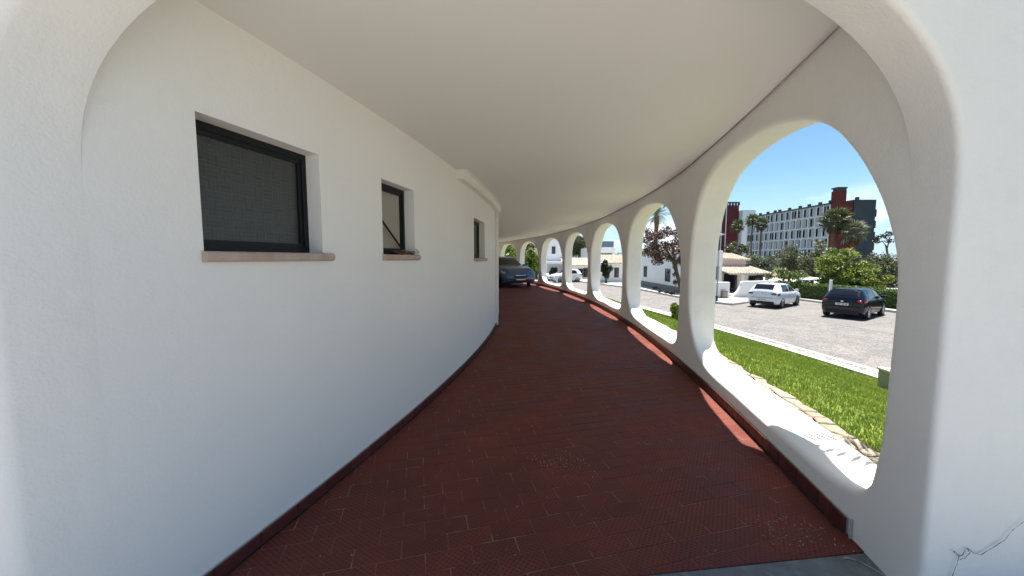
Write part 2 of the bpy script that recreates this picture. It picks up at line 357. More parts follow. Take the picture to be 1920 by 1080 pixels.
class MB:
    def __init__(s): s.v = []; s.f = []
    def quad(s, a, b, c, d):
        i = len(s.v); s.v += [tuple(a), tuple(b), tuple(c), tuple(d)]; s.f.append((i, i + 1, i + 2, i + 3))
    def tri(s, a, b, c):
        i = len(s.v); s.v += [tuple(a), tuple(b), tuple(c)]; s.f.append((i, i + 1, i + 2))
    def box(s, x0, x1, y0, y1, z0, z1, rz=0, o=(0, 0, 0)):
        i = len(s.v); c, sn = math.cos(rz), math.sin(rz)
        for z in (z0, z1):
            for (x, y) in ((x0, y0), (x1, y0), (x1, y1), (x0, y1)):
                s.v.append((o[0] + x * c - y * sn, o[1] + x * sn + y * c, o[2] + z))
        s.f += [(i, i + 3, i + 2, i + 1), (i + 4, i + 5, i + 6, i + 7)]
        for k in range(4):
            j = (k + 1) % 4; s.f.append((i + k, i + j, i + 4 + j, i + 4 + k))
        return s
    def prism(s, poly, z0, z1, ins=0.0, h=0.0):
        """poly (x,y) list ccw, top optionally inset by a chamfer"""
        n = len(poly); i = len(s.v)
        cx = sum(p[0] for p in poly) / n; cy = sum(p[1] for p in poly) / n
        rings = [(0, z0), (0, z1 - h)] if h else [(0, z0)]
        rings.append((ins, z1))
        for (q, z) in rings:
            for (x, y) in poly:
                d = math.hypot(x - cx, y - cy) or 1
                s.v.append((x - (x - cx) / d * q, y - (y - cy) / d * q, z))
        for r in range(len(rings) - 1):
            for k in range(n):
                j = (k + 1) % n; s.f.append((i + r * n + k, i + r * n + j, i + (r + 1) * n + j, i + (r + 1) * n + k))
        b = i + (len(rings) - 1) * n
        s.f.append(tuple(b + k for k in range(n)))
        return s
    def tube(s, pts, rad, n=8, cap=True):
        pts = [Vector(p) for p in pts]; i = len(s.v)
        if isinstance(rad, (int, float)): rad = [rad] * len(pts)
        for k, p in enumerate(pts):
            d = (pts[min(k + 1, len(pts) - 1)] - pts[max(k - 1, 0)]).normalized()
            a = d.orthogonal().normalized() if abs(d.z) < 0.95 else (Vector((1, 0, 0)) - d * d.x).normalized()
            b = d.cross(a)
            for q in range(n):
                t = 2 * math.pi * q / n
                s.v.append(tuple(p + (a * math.cos(t) + b * math.sin(t)) * rad[k]))
        for k in range(len(pts) - 1):
            for q in range(n):
                r = (q + 1) % n
                s.f.append((i + k * n + q, i + k * n + r, i + (k + 1) * n + r, i + (k + 1) * n + q))
        if cap:
            s.f.append(tuple(i + q for q in range(n))[::-1]); s.f.append(tuple(i + (len(pts) - 1) * n + q for q in range(n)))
        return s
    def build(s, name, m, parent=None, smooth=False):
        me = bpy.data.meshes.new(name); me.from_pydata(s.v, [], s.f); me.update()
        if smooth:
            me.polygons.foreach_set('use_smooth', [True] * len(me.polygons))
        return link(name, me, parent, m)

def bevel(o, w=0.01, seg=2, ang=30):
    """bake a bevel into a freshly built mesh without operators"""
    bm = bmesh.new(); bm.from_mesh(o.data)
    bmesh.ops.remove_doubles(bm, verts=bm.verts, dist=1e-5)
    bmesh.ops.recalc_face_normals(bm, faces=bm.faces)
    es = [e for e in bm.edges if len(e.link_faces) == 2 and e.calc_face_angle(0) > R_(ang)]
    bmesh.ops.bevel(bm, geom=es, offset=w, segments=seg, affect='EDGES', profile=0.5, clamp_overlap=True)
    bm.to_mesh(o.data); bm.free()
    return o

# ------------------------------------------------------------------ curved plan of the walkway
CO = (-40.3, 10.5); RO = 43.0          # inside face of the arcade wall
CI = (-28.2, 9.17); RI = 27.85         # face of the house wall
WT = 0.36                              # arcade wall thickness
def mo(s, z=0.0, d=0.0):
    a = s / RO; r = RO + d
    return Vector((CO[0] + r * math.cos(a), CO[1] + r * math.sin(a), z))
def mi(s, z=0.0, d=0.0):               # d>0 goes out into the walkway
    a = s / RI; r = RI + d
    return Vector((CI[0] + r * math.cos(a), CI[1] + r * math.sin(a), z))
def wob(p, amp=0.006, f=1.3):
    amp *= max(0.0, min(1.0, (p.y - 1.7) / 1.4))     # flush where it runs into the front wall
    q = mnoise.noise_vector(p * f)
    return p + q * amp

building = thing('arcade_building', 'white stucco building with a curved walkway under a row of soft pointed arches', 'building', (0, 1.6, 0))
def local(o):          # geometry is in world coordinates; keep it there under an offset Empty
    o.matrix_parent_inverse = Matrix.Translation((0, -1.6, 0))
    return o

# outline of one opening: x' in half widths (+ = far side), z in metres
OUT = [(-.5, .22), (0, .225), (.5, .245), (.78, .38), (.93, .64), (1.0, 1.0), (1.0, 1.45), (.97, 1.82), (.88, 2.14), (.70, 2.40), (.42, 2.54), (.12, 2.575),
       (-.18, 2.54), (-.44, 2.44), (-.62, 2.30), (-.76, 2.11), (-.87, 1.90), (-.95, 1.68), (-1.0, 1.42), (-1.0, .95), (-.985, .52), (-.90, .27)]
OUT_O = [(-.5, .185), (0, .185), (.5, .19), (.84, .20), (.985, .32), (1.0, 1.0)] + OUT[6:-4] + [(-1.0, 1.42), (-1.0, .95), (-.99, .42), (-.92, .22)]
def closed_spline(pts, n):
    P = [Vector((a, b)) for a, b in pts]; m = len(P); dense = []
    for i in range(m):
        p0, p1, p2, p3 = P[i - 1], P[i], P[(i + 1) % m], P[(i + 2) % m]
        for k in range(12):
            t = k / 12
            dense.append(0.5 * ((2 * p1) + (p2 - p0) * t + (2 * p0 - 5 * p1 + 4 * p2 - p3) * t * t + (3 * p1 - p0 - 3 * p2 + p3) * t ** 3))
    L_ = [0]
    for i in range(len(dense)): L_.append(L_[-1] + (dense[(i + 1) % len(dense)] - dense[i]).length)
    res = []
    j = 0
    for k in range(n):
        t = L_[-1] * k / n
        while L_[j + 1] < t: j += 1
        a, b = dense[j], dense[(j + 1) % len(dense)]
        res.append(a.lerp(b, (t - L_[j]) / max(1e-9, L_[j + 1] - L_[j])))
    return res

def matched_spline(A, B, n):
    def raw(pts):
        P = [Vector((a, b)) for a, b in pts]; m = len(P); dense = []
        for i in range(m):
            p0, p1, p2, p3 = P[i - 1], P[i], P[(i + 1) % m], P[(i + 2) % m]
            for k in range(24):
                t = k / 24
                dense.append(0.5 * ((2 * p1) + (p2 - p0) * t + (2 * p0 - 5 * p1 + 4 * p2 - p3) * t * t + (3 * p1 - p0 - 3 * p2 + p3) * t ** 3))
        return dense
    da, db = raw(A), raw(B); m = len(da)
    w = [((da[(i + 1) % m] - da[i]).length + (db[(i + 1) % m] - db[i]).length) for i in range(m)]
    L_ = [0]
    for x in w: L_.append(L_[-1] + x)
    ra, rb, j = [], [], 0
    for k in range(n):
        t = L_[-1] * k / n
        while L_[j + 1] < t: j += 1
        f = (t - L_[j]) / max(1e-9, w[j])
        ra.append(da[j].lerp(da[(j + 1) % m], f)); rb.append(db[j].lerp(db[(j + 1) % m], f))
    return ra, rb

def pierced_panel(mb, outline, s0, s1, z0, z1, T, mp_, r_in=0.075, r_out=0.075, centre=None, sub=(0.25, 0.5, 0.75), amp=0.011, out_o=None):
    """wall panel with one soft-edged opening. outline: list of 2D (s,z), ccw. mp_(s,z,d)->world"""
    n = len(outline)
    c = centre or Vector(((s0 + s1) / 2, 1.4))
    B = []
    for p in outline:
        d = p - c
        ks = []
        if d.x > 1e-9: ks.append((s1 - c.x) / d.x)
        if d.x < -1e-9: ks.append((s0 - c.x) / d.x)
        if d.y > 1e-9: ks.append((z1 - c.y) / d.y)
        if d.y < -1e-9: ks.append((z0 - c.y) / d.y)
        B.append(c + d * min(ks))
    for cx in (s0, s1):
        for cz in (z0, z1):
            q = Vector((cx, cz)); i = min(range(n), key=lambda i: (B[i] - q).length); B[i] = q
    def normals(ol):
        q = []
        for i in range(n):
            t = ol[(i + 1) % n] - ol[i - 1]; t.normalize()
            q.append(Vector((t.y, -t.x)))      # outward (into the wall) for ccw
        return q
    oo = out_o or outline
    nrm, nro = normals(outline), normals(oo)
    rings = []
    def rg(off, d):
        q = max(0, min(1, (d - r_in * .3) / (T - r_in * .3 - r_out * .5))); 
        rings.append([(outline[i].lerp(oo[i], q) + nrm[i].lerp(nro[i], q) * off, d) for i in range(n)])
    face = [outline[i] + nrm[i] * r_in for i in range(n)]
    rings.append([(B[i], 0.0) for i in range(n)])
    for t in sub: rings.append([(B[i].lerp(face[i], t), 0.0) for i in range(n)])
    K = 6
    for k in range(K + 1):
        a = math.pi / 2 * k / K
        rg(r_in * (1 - math.sin(a)), r_in * (1 - math.cos(a)))
    for t in (0.33, 0.66): rg(0, r_in + (T - r_in - r_out) * t)
    for k in range(K + 1):
        a = math.pi / 2 * (1 - k / K)
        rg(r_out * (1 - math.sin(a)), T - r_out * (1 - math.cos(a)))
    fo = [oo[i] + nro[i] * r_out for i in range(n)]
    for t in sub[::-1]: rings.append([(B[i].lerp(fo[i], t), T) for i in range(n)])
    rings.append([(B[i], T) for i in range(n)])
    base = len(mb.v)
    for rn in rings:
        for (p, d) in rn: mb.v.append(tuple(wob(mp_(p.x, p.y, d), amp)))
    for r in range(len(rings) - 1):
        for i in range(n):
            j = (i + 1) % n
            mb.f.append((base + r * n + i, base + (r + 1) * n + i, base + (r + 1) * n + j, base + r * n + j))

PIERS = [-8.97, -5.46, -1.70, 2.22, 6.02, 10.08, 14.05, 17.9, 21.8]
TOP = 3.25
def arcade_pt(s, z, d):
    p = mo(s, z, d * (1 + .32 * max(0.0, min(1.0, 1 - (z - .15) / .30)) ** 1.5))
    p.y = max(p.y, 1.50 + FS_ * (p.x - .16) - .10)
    return p
FS_ = 0.117
mb = MB()
for k in range(8):
    s0, s1 = PIERS[k], PIERS[k + 1]
    lo = s0 + (0.158 if k == 0 else 0.205); hi = s1 - 0.205
    c, h = (lo + hi) / 2, (hi - lo) / 2
    outl = [Vector((c + p.x * h, p.y)) for p in closed_spline([(a * 1.0, b) for a, b in OUT], 132)]
    # same arc share per control point keeps inner and outer outlines in step
    outo = [Vector((c + p.x * h, p.y)) for p in matched_spline(OUT, OUT_O, 132)[1]]
    if k: outo = [Vector((p.x, p.y if p.y < 1.5 else 1.5 + (p.y - 1.5) * .93)) for p in outo]
    outl = [Vector((c + p.x * h, p.y)) for p in matched_spline(OUT, OUT_O, 132)[0]]
    if k: outl = [Vector((p.x, p.y if p.y < 1.5 else 1.5 + (p.y - 1.5) * .93)) for p in outl]
    pierced_panel(mb, outl, s0, s1, -0.9, TOP, WT, arcade_pt, r_in=.05, r_out=.06, out_o=outo, centre=Vector((c, 1.35)))
o = local(mb.build('arcade_wall', M['stucco'], building, smooth=True))

# front cross wall with the wide arch the camera looks through (far face y = 1.52 + .117 x)
FS = 0.117; FT = 0.225
fd = Vector((1, FS, 0)).normalized(); fn = Vector((FS, -1, 0)).normalized()   # fn points to the viewer
FO = Vector((0.16, 1.50, 0))
def mf(w, z, d):
    q = max(-.0, min(1.0, (w + 1.6) / 3.2))          # the reveals carry on the line of the side walls
    return FO + fd * w + Vector((-.285 * (1 - q) - .207 * q - 0.117 * 0, -1.0, 0)) * d + Vector((0, 0, z))
def meet(f_, guess):
    a, b = guess - 1.2, guess + 1.2
    g = lambda s_: f_(s_).y - (1.50 + FS * (f_(s_).x - .16))
    for _ in range(50):
        m__ = (a + b) / 2
        if (g(a) > 0) == (g(m__) > 0): a = m__
        else: b = m__
    p_ = f_(a); return (p_ - FO).dot(fd)
wl, wr = meet(mi, -8.0), meet(mo, -8.9)
c_ = (wl + wr) / 2; h_ = (wr - wl) / 2
pts = []
for k in range(0, 41):
    a = math.pi * k / 40
    x = math.cos(a); z = math.sin(a)
    e = 2 / 2.25
    pts.append((c_ + h_ * math.copysign(abs(x) ** e, x), 1.80 + 0.94 * abs(z) ** e))
nb = 26
left = [(wl, 1.80 - (1.80 + 0.3) * k / nb) for k in range(1, nb)]
bott = [(wl + (wr - wl) * k / 12, -0.3) for k in range(0, 13)]
right = [(wr, -0.3 + (1.80 + 0.3) * k / nb) for k in range(1, nb)]
outl = [Vector(p) for p in (pts + left + bott + right)]
mb = MB()
pierced_panel(mb, outl, -4.2, 2.75, -0.6, TOP, FT, lambda w, z, d: mf(w, z, d), r_in=0.006, r_out=0.032, centre=Vector((0, 1.2)), sub=(0.2, 0.4, 0.6, 0.8), amp=.0)
local(mb.build('front_arch_wall', M['stucco'], building, smooth=True))

# hairline crack on the right of the front wall
def front_px(px, py, off=0.0035):
    # point on the front face seen at that photograph pixel
    d = at(px, py, 1.0) - Vector((0, 0, EYE)); o_ = Vector((0, 0, EYE))
    p0 = FO + fn * FT
    t = (p0 - o_).dot(fn) / d.dot(fn)
    return o_ + d * t + fn * off
crk = [[(1921, 974), (1908, 984), (1896, 994), (1886, 1006), (1880, 1013), (1866, 1022), (1852, 1030), (1838, 1039), (1824, 1036), (1812, 1027), (1806, 1031), (1803, 1040), (1796, 1041), (1786, 1032)],
       [(1796, 1041), (1793, 1056), (1788, 1068), (1783, 1082)], [(1812, 1027), (1817, 1036), (1806, 1046), (1798, 1048)]]
mb = MB()
for ln in crk:
    P = [front_px(*q) for q in ln]
    P2 = []
    for a, b in zip(P, P[1:]):
        for k in range(3):
            P2.append(a.lerp(b, k / 3) + Vector((random.uniform(-1, 1), 0, random.uniform(-1, 1))) * 0.0012)
    P2.append(P[-1])
    for i, (a, b) in enumerate(zip(P2, P2[1:])):
        w = 0.0016 * random.uniform(0.35, 1.5)
        n_ = (b - a).cross(fn).normalized() * w
        mb.quad(a - n_, b - n_, b + n_, a + n_)
local(mb.build('crack', M['crack'], building))

# ceiling: spans house wall to arcade wall
def zr(y): return 2.70 + 0.16 * max(0.0, min(1.0, (5.2 - y) / 3.4))
mb = MB()
NS, NT_ = 90, 12
rows = []
for i in range(NS + 1):
    t = i / NS
    po = mo(-9.35 + t * 31.2, 0, 0.05); pi_ = mi(-8.25 + t * 26.0, 0, -0.05)
    row = []
    for j in range(NT_ + 1):
        q = j / NT_
        p = pi_.lerp(po, q); p.z = 2.61 * (1 - q) + zr(po.y) * q + 0.02 * math.sin(math.pi * q) + .014 * mnoise.noise(Vector((p.x * .7, p.y * .7, 3))) * math.sin(math.pi * q) ** .5
        row.append(p)
    rows.append(row)
base = 0
for row in rows:
    for p in row: mb.v.append(tuple(p))
W_ = NT_ + 1
for i in range(NS):
    for j in range(NT_): mb.f.append((i * W_ + j, i * W_ + j + 1, (i + 1) * W_ + j + 1, (i + 1) * W_ + j))
local(mb.build('ceiling', M['ceiling'], building, smooth=True))
# roof slab above
mb = MB()
for i in range(NS):
    a, b, c, d = [rows[i][0].copy(), rows[i][-1].copy(), rows[i + 1][-1].copy(), rows[i + 1][0].copy()]
    for p in (a, b, c, d): p.z = TOP - 0.06
    mb.quad(a, b, c, d)
local(mb.build('roof_slab', M['ceiling'], building))
mb = MB(); nose = [(p.x, p.y) for p in closed_spline([(2.72, 3.66), (2.85, 3.32), (2.74, 3.0), (2.66, 2.76), (2.64, 2.52), (2.5, 2.34), (2.2, 2.24), (1.95, 2.4), (1.85, 3.1), (2.15, 3.75), (2.5, 3.85)][::-1], 48)][::-1]  # unseen slab added to shade the first sill, outline fitted to that shadow
mb.prism(nose, TOP - .05, TOP + .10, .05, .04)
local(mb.build('added_shade_slab', M['stucco'], building, smooth=False))
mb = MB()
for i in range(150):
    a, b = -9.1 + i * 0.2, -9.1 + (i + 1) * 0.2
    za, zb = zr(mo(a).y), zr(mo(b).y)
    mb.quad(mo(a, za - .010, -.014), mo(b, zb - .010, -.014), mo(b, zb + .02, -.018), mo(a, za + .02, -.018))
local(mb.build('ceiling_joint_shade', M['joint'], building))

# house wall with three window recesses
WIN = [(-7.60, -6.89, 1.53, 2.14), (-6.22, -5.67, 1.53, 2.135), (-3.55, -2.66, 1.50, 2.115)]
DEP = 0.10
sv = [-8.5 + 0.25 * i for i in range(0, 100)]
for w in WIN: sv += [w[0], w[1]]
sv = sorted(set(round(s, 4) for s in sv + [-8.03] if -8.04 <= s <= 16))
zv = sorted(set([-0.6, 0.0, 0.35, 0.7, 1.1, 1.3, 1.50, 1.53, 1.8, 2.115, 2.135, 2.14, 2.4, 2.7, TOP]))
mb = MB(); idx = {}
def vid(s, z):
    k = (s, z)
    if k not in idx:
        idx[k] = len(mb.v)
        mb.v.append(tuple(mi(s, z, 0.0)))
    return idx[k]
for a, b in zip(sv, sv[1:]):
    for z0, z1 in zip(zv, zv[1:]):
        m_s, m_z = (a + b) / 2, (z0 + z1) / 2
        if any(w[0] < m_s < w[1] and w[2] < m_z < w[3] for w in WIN): continue
        mb.f.append((vid(a, z0), vid(b, z0), vid(b, z1), vid(a, z1)))
wall = local(mb.build('house_wall', M['stucco_wall'], building, smooth=True))
for (a, b, z0, z1) in WIN:
    mb = MB()
    D = -DEP - 0.05
    mb.quad(mi(a, z0), mi(a, z1), mi(a, z1, D), mi(a, z0, D))
    mb.quad(mi(b, z0), mi(b, z0, D), mi(b, z1, D), mi(b, z1))
    mb.quad(mi(a, z1), mi(b, z1), mi(b, z1, D), mi(a, z1, D))
    mb.quad(mi(a, z0), mi(a, z0, D), mi(b, z0, D), mi(b, z0))
    local(mb.build('window_reveal', M['stucco_wall'], building))

def wbox(mb, s0, s1, z0, z1, d0, d1):
    """box aligned with the house wall at its own tangent"""
    i = len(mb.v)
    for z in (z0, z1):
        for (s, d) in ((s0, d0), (s1, d0), (s1, d1), (s0, d1)): mb.v.append(tuple(mi(s, z, d)))
    mb.f += [(i, i + 3, i + 2, i + 1), (i + 4, i + 5, i + 6, i + 7)]
    for k in range(4):
        j = (k + 1) % 4; mb.f.append((i + k, i + j, i + 4 + j, i + 4 + k))
win_labels = ['large window with black frame and frosted woven-pattern glass', 'narrow black window tilted open above a twig-covered sill', 'far narrow window with black frame']
for wi, (a, b, z0, z1) in enumerate(WIN):
    m_ = MB()
    f = 0.035
    wbox(m_, a, a + f, z0, z1, -DEP - 0.045, -DEP); wbox(m_, b - f, b, z0, z1, -DEP - 0.045, -DEP)
    wbox(m_, a + f, b - f, z0, z0 + f, -DEP - 0.045, -DEP); wbox(m_, a + f, b - f, z1 - f, z1, -DEP - 0.045, -DEP)
    W = local(m_.build('window', M['frame'], building)); W['label'] = win_labels[wi]
    def lw(o):      # sub-part of a part whose data are in world coordinates
        return o
    # sash
    m_ = MB(); g = 0.028; A, B_, Z0, Z1 = a + f - .004, b - f + .004, z0 + f - .004, z1 - f + .004
    tilt = wi == 1
    wbox(m_, A, A + g, Z0, Z1, -DEP - 0.035, -DEP - 0.008); wbox(m_, B_ - g, B_, Z0, Z1, -DEP - 0.035, -DEP - 0.008)
    wbox(m_, A + g, B_ - g, Z0, Z0 + g, -DEP - 0.035, -DEP - 0.008); wbox(m_, A + g, B_ - g, Z1 - g, Z1, -DEP - 0.035, -DEP - 0.008)
    S = m_.build('sash', M['frame'], W)
    m_ = MB(); d = -DEP - 0.022
    m_.quad(mi(A + g, Z0 + g, d), mi(B_ - g, Z0 + g, d), mi(B_ - g, Z1 - g, d), mi(A + g, Z1 - g, d))
    P = m_.build('pane', M['weave'] if wi != 1 else M['room'], W)
    uv = P.data.uv_layers.new(name='UVMap')
    wd = B_ - A - 2 * g; ht = Z1 - Z0 - 2 * g
    for k, c in enumerate(((0, 0), (wd, 0), (wd, ht), (0, ht))): uv.data[k].uv = c
    if tilt:
        m_ = MB(); m_.tube([mi(A + .03, Z0 + .30, -DEP + .02), mi(B_ - .06, Z0 + .03, -DEP + .012)], 0.009, 6)
        m_.build('stay_arm', M['frame'], W)
        m_ = MB(); wbox(m_, A + .02, A + .055, Z0 + .15, Z1 - .06, -DEP - .005, -DEP + .02); m_.build('opened_sash_edge', M['glass_dark'], W)
    # stone sill
    m_ = MB(); ov = 0.065 if wi != 1 else 0.05
    prof = [(-DEP, z0 + .004), (0.022, z0 + .002), (0.034, z0 - .004), (0.040, z0 - .018), (0.036, z0 - .036), (0.026, z0 - .046), (0.0, z0 - .048), (-DEP, z0 - .045)]
    s_list = [a + .001 if False else a - 0.012, a + (b - a) * .33, a + (b - a) * .66, b + ov]
    n_ = len(prof); i0 = len(m_.v)
    for s in s_list:
        for (d, z) in prof: m_.v.append(tuple(mi(s, z, d)))
    for k in range(3):
        for q in range(n_):
            r = (q + 1) % n_; m_.f.append((i0 + k * n_ + q, i0 + (k + 1) * n_ + q, i0 + (k + 1) * n_ + r, i0 + k * n_ + r))
    m_.f.append(tuple(range(i0, i0 + n_))); m_.f.append(tuple(range(i0 + 3 * n_, i0 + 4 * n_))[::-1])
    SL = m_.build('sill', M['sill'], W)

# boxed pipe casing along the ceiling corner and down the wall
m_ = MB(); ss = [-4.44 + i * (3.55 / 20) for i in range(21)]
for s0, s1 in zip(ss, ss[1:]):
    i = len(m_.v)
    for s in (s0, s1):
        for (d, z) in ((0, 2.50), (0.085, 2.50), (0.11, 2.525), (0.11, 2.60), (0.13, 2.605), (0.13, 2.64), (0, 2.64)): m_.v.append(tuple(mi(s, z, d)))
    for q in range(7):
        r = (q + 1) % 7; m_.f.append((i + q, i + 7 + q, i + 7 + r, i + r))
m_.f.append((0, 1, 2, 3, 4, 5, 6))
local(m_.build('pipe_casing', M['stucco_wall'], building))
m_ = MB(); wbox(m_, -0.95, -0.84, 0.0, 2.62, 0.0, 0.055); local(bevel(m_.build('downpipe_casing', M['stucco_wall'], building), 0.012))

# skirting, one piece per tile
def skirt_mesh(w, h, t):
    q = MB().box(-w / 2, w / 2, 0, t, 0, h); o = q.build('skirting_tile', M['skirt'])
    bevel(o, 0.003, 1); me = o.data; bpy.data.objects.remove(o); return me
SKH, SKW = 0.098, 0.112
for side in ('arcade', 'house'):
    SKH, SKW, PITCH_S = (0.092, 0.112, 0.1165) if side == 'arcade' else (0.062, 0.231, 0.235)
    sme = skirt_mesh(SKW, SKH, 0.014)
    m_ = MB()
    rngs = [-8.66 + i * 0.4 for i in range(0, 76)] if side == 'arcade' else [-7.9 + i * 0.4 for i in range(0, 24)]
    f_ = mo if side == 'arcade' else mi; sg = -1 if side == 'arcade' else 1
    for a, b in zip(rngs, rngs[1:]):
        m_.quad(f_(a, SKH + .004, 0.0), f_(b, SKH + .004, 0.0), f_(b, SKH + .002, sg * .009), f_(a, SKH + .002, sg * .009))
        m_.quad(f_(a, 0, sg * .009), f_(b, 0, sg * .009), f_(b, SKH + .002, sg * .009), f_(a, SKH + .002, sg * .009))
    sk = local(m_.build('skirting', M['mortar'], building))
    n = 255 if side == 'arcade' else 40
    for k in range(n):
        s = (rngs[0] + SKW / 2 + .004) + k * PITCH_S
        if s > rngs[-1]: break
        p = f_(s, 0.001, sg * 0.008)
        o = bpy.data.objects.new('skirting_tile', sme); col.objects.link(o); o.parent = sk
        a = s / (RO if side == 'arcade' else RI)
        o.location = p; o.rotation_euler = (0, random.uniform(-.004, .004), a + (math.pi / 2 if side == 'arcade' else -math.pi / 2))

# ------------------------------------------------------------------ floor of the walkway
def y_front(x): return 1.565 + 0.117 * x        # tile edge against the concrete threshold
m_ = MB()
pl = [rows[0][0], rows[0][-1]]
for i in range(NS):
    a, b, c, d = rows[i][0].copy(), rows[i][-1].copy(), rows[i + 1][-1].copy(), rows[i + 1][0].copy()
    for p in (a, b, c, d):
        p.z = -0.0022
        p.y = max(p.y, y_front(p.x) + 0.004)
    m_.quad(a, b, c, d)
floor = m_.build('floor', M['grout']); tag(floor, kind='structure')
TL, TW, JT = 0.235, 0.1175, 0.0048
ca, sa = math.cos(TILE_ANG), math.sin(TILE_ANG)
def rot(u, v): return (u * ca - v * sa, u * sa + v * ca)
tme_o = MB().prism([(-(TL - JT) / 2, -(TW - JT) / 2), ((TL - JT) / 2, -(TW - JT) / 2), ((TL - JT) / 2, (TW - JT) / 2), (-(TL - JT) / 2, (TW - JT) / 2)], -0.02, 0.0, 0.0022, 0.002).build('floor_tile', M['tile'])
tme = tme_o.data; bpy.data.objects.remove(tme_o)
cand = []
for j in range(-20, 320):
    for i in range(-40, 120):
        u = i * TL + (0.5 * TL if j % 2 else 0); v = j * TW
        x, y = rot(u, v)
        if y < 1.0 or y > 29 or x < -4.5 or x > 3.2: continue
        ro = math.hypot(x - CO[0], y - CO[1]); ri = math.hypot(x - CI[0], y - CI[1])
        if ro > RO + 0.12 or ri < RI - 0.12: continue
        cs = [rot(u + a * (TL - JT) / 2, v + b * (TW - JT) / 2) for a, b in ((-1, -1), (1, -1), (1, 1), (-1, 1))]
        g = [cy - y_front(cx) - 0.004 for cx, cy in cs]
        if max(g) <= 0.004: continue
        cand.append((math.hypot(x, y), x, y, cs, g))
cand.sort(key=lambda c: c[0])
# only tiles inside the picture count for the individual ones
def in_view(x, y):
    vz = -EYE; p = R_(PITCH)
    d = y * math.cos(p) - vz * math.sin(p); up = vz * math.cos(p) + y * math.sin(p)
    return abs(x / d) < 1.42 and up / d > -0.80
n_ind = 0; far = MB()
for (dist, x, y, cs, g) in cand:
    dz = random.uniform(-0.0012, 0.0008)
    if min(g) < 0:     # cut along the threshold
        poly = []
        for k in range(4):
            a, b = cs[k], cs[(k + 1) % 4]; ga, gb = g[k], g[(k + 1) % 4]
            if ga >= 0: poly.append(a)
            if (ga >= 0) != (gb >= 0):
                t = ga / (ga - gb); poly.append((a[0] + (b[0] - a[0]) * t, a[1] + (b[1] - a[1]) * t))
        if len(poly) < 3: continue
        if n_ind < 300 and in_view(x, y):
            MB().prism(poly, -0.02, dz, 0.003, 0.003).build('floor_tile', M['tile'], floor); n_ind += 1
        else: far.prism(poly, -0.02, dz, 0.003, 0.003)
    elif n_ind < 300 and in_view(x, y):
        o = bpy.data.objects.new('floor_tile', tme); col.objects.link(o); o.parent = floor
        o.location = (x, y, dz); o.rotation_euler = (random.uniform(-.002, .002), random.uniform(-.002, .002), TILE_ANG + random.uniform(-.004, .004)); n_ind += 1
    else:
        far.prism(cs, -0.02, dz, 0.0035, 0.003)
tag(far.build('distant_floor_tile', M['tile'], floor), kind='stuff')
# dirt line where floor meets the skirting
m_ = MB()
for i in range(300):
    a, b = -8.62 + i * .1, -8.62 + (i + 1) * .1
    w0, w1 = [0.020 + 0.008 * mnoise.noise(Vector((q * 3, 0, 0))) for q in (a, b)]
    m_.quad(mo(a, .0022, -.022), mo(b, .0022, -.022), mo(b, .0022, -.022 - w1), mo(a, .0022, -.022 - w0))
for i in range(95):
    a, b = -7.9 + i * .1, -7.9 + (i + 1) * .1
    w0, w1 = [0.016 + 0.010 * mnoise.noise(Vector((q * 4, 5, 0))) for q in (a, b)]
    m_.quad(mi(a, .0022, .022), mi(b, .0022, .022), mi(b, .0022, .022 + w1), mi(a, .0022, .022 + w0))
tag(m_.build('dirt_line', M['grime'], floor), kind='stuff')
# small grit specks and mortar crumbs
m_ = MB()
for k in range(420):
    y = 1.75 + random.random() ** 1.6 * 7; x = random.uniform(-1.1, 2.0)
    if random.random() < .3: x = 1.55 + random.gauss(0, .12); y = 1.8 + random.random() * .25 
    if random.random() < .25: x = random.gauss(.35, .10); y = random.gauss(2.62, .06)
    if math.hypot(x - CO[0], y - CO[1]) > RO - .03 or math.hypot(x - CI[0], y - CI[1]) < RI + .03 or y < y_front(x): continue
    s = random.choice((.0012, .0018, .0028)) * random.uniform(.6, 1.5)
    a = random.random() * 6
    m_.prism([(x + s * random.uniform(.6, 1.2) * math.cos(a + t * 1.256), y + s * math.sin(a + t * 1.256)) for t in range(5)], .0, .001 + s * .8, s * .3)
tag(m_.build('grit', M['mortar'], floor), kind='stuff')

# concrete apron in front
m_ = MB()
m_.v += [(-9, y_front(-9), -.004), (2.8, y_front(2.8), -.004), (2.8, .95, -.004), (-9, -.45, -.004)]
m_.f.append((0, 3, 2, 1))
apron = tag(m_.build('concrete_apron', M['concrete']), kind='structure')
m_ = MB()
m_.v += [(-14, -.6, -.012), (3.2, 1.1, -.012), (3.2, -16, -.012), (-14, -16, -.012)]
m_.f.append((0, 3, 2, 1))
tag(m_.build('forecourt', M['forecourt']), kind='structure')
P = []
for k in range(14):
    t = k / 13; p = Vector((1.66 + .16 * t, 1.735 - .27 * t ** 1.8 + 0.03 * math.sin(t * 3), 0.002)); P.append(p)
m_ = MB(); m_.tube(P, [0.0035 * (0.7 + .5 * abs(mnoise.noise(p * 40))) for p in P], 6); m_.build('mortar_ridge', M['mortar'], apron, smooth=True)
# broken mortar at the end of the skirting
m_ = MB(); pe = mo(-8.69, 0, -.004)
m_.prism([(pe.x - .010, pe.y - .003), (pe.x + .004, pe.y - .005), (pe.x + .005, pe.y + .006), (pe.x - .010, pe.y + .006)], 0, .105, .003)
local(m_.build('skirting_end_mortar', M['mortar'], building))

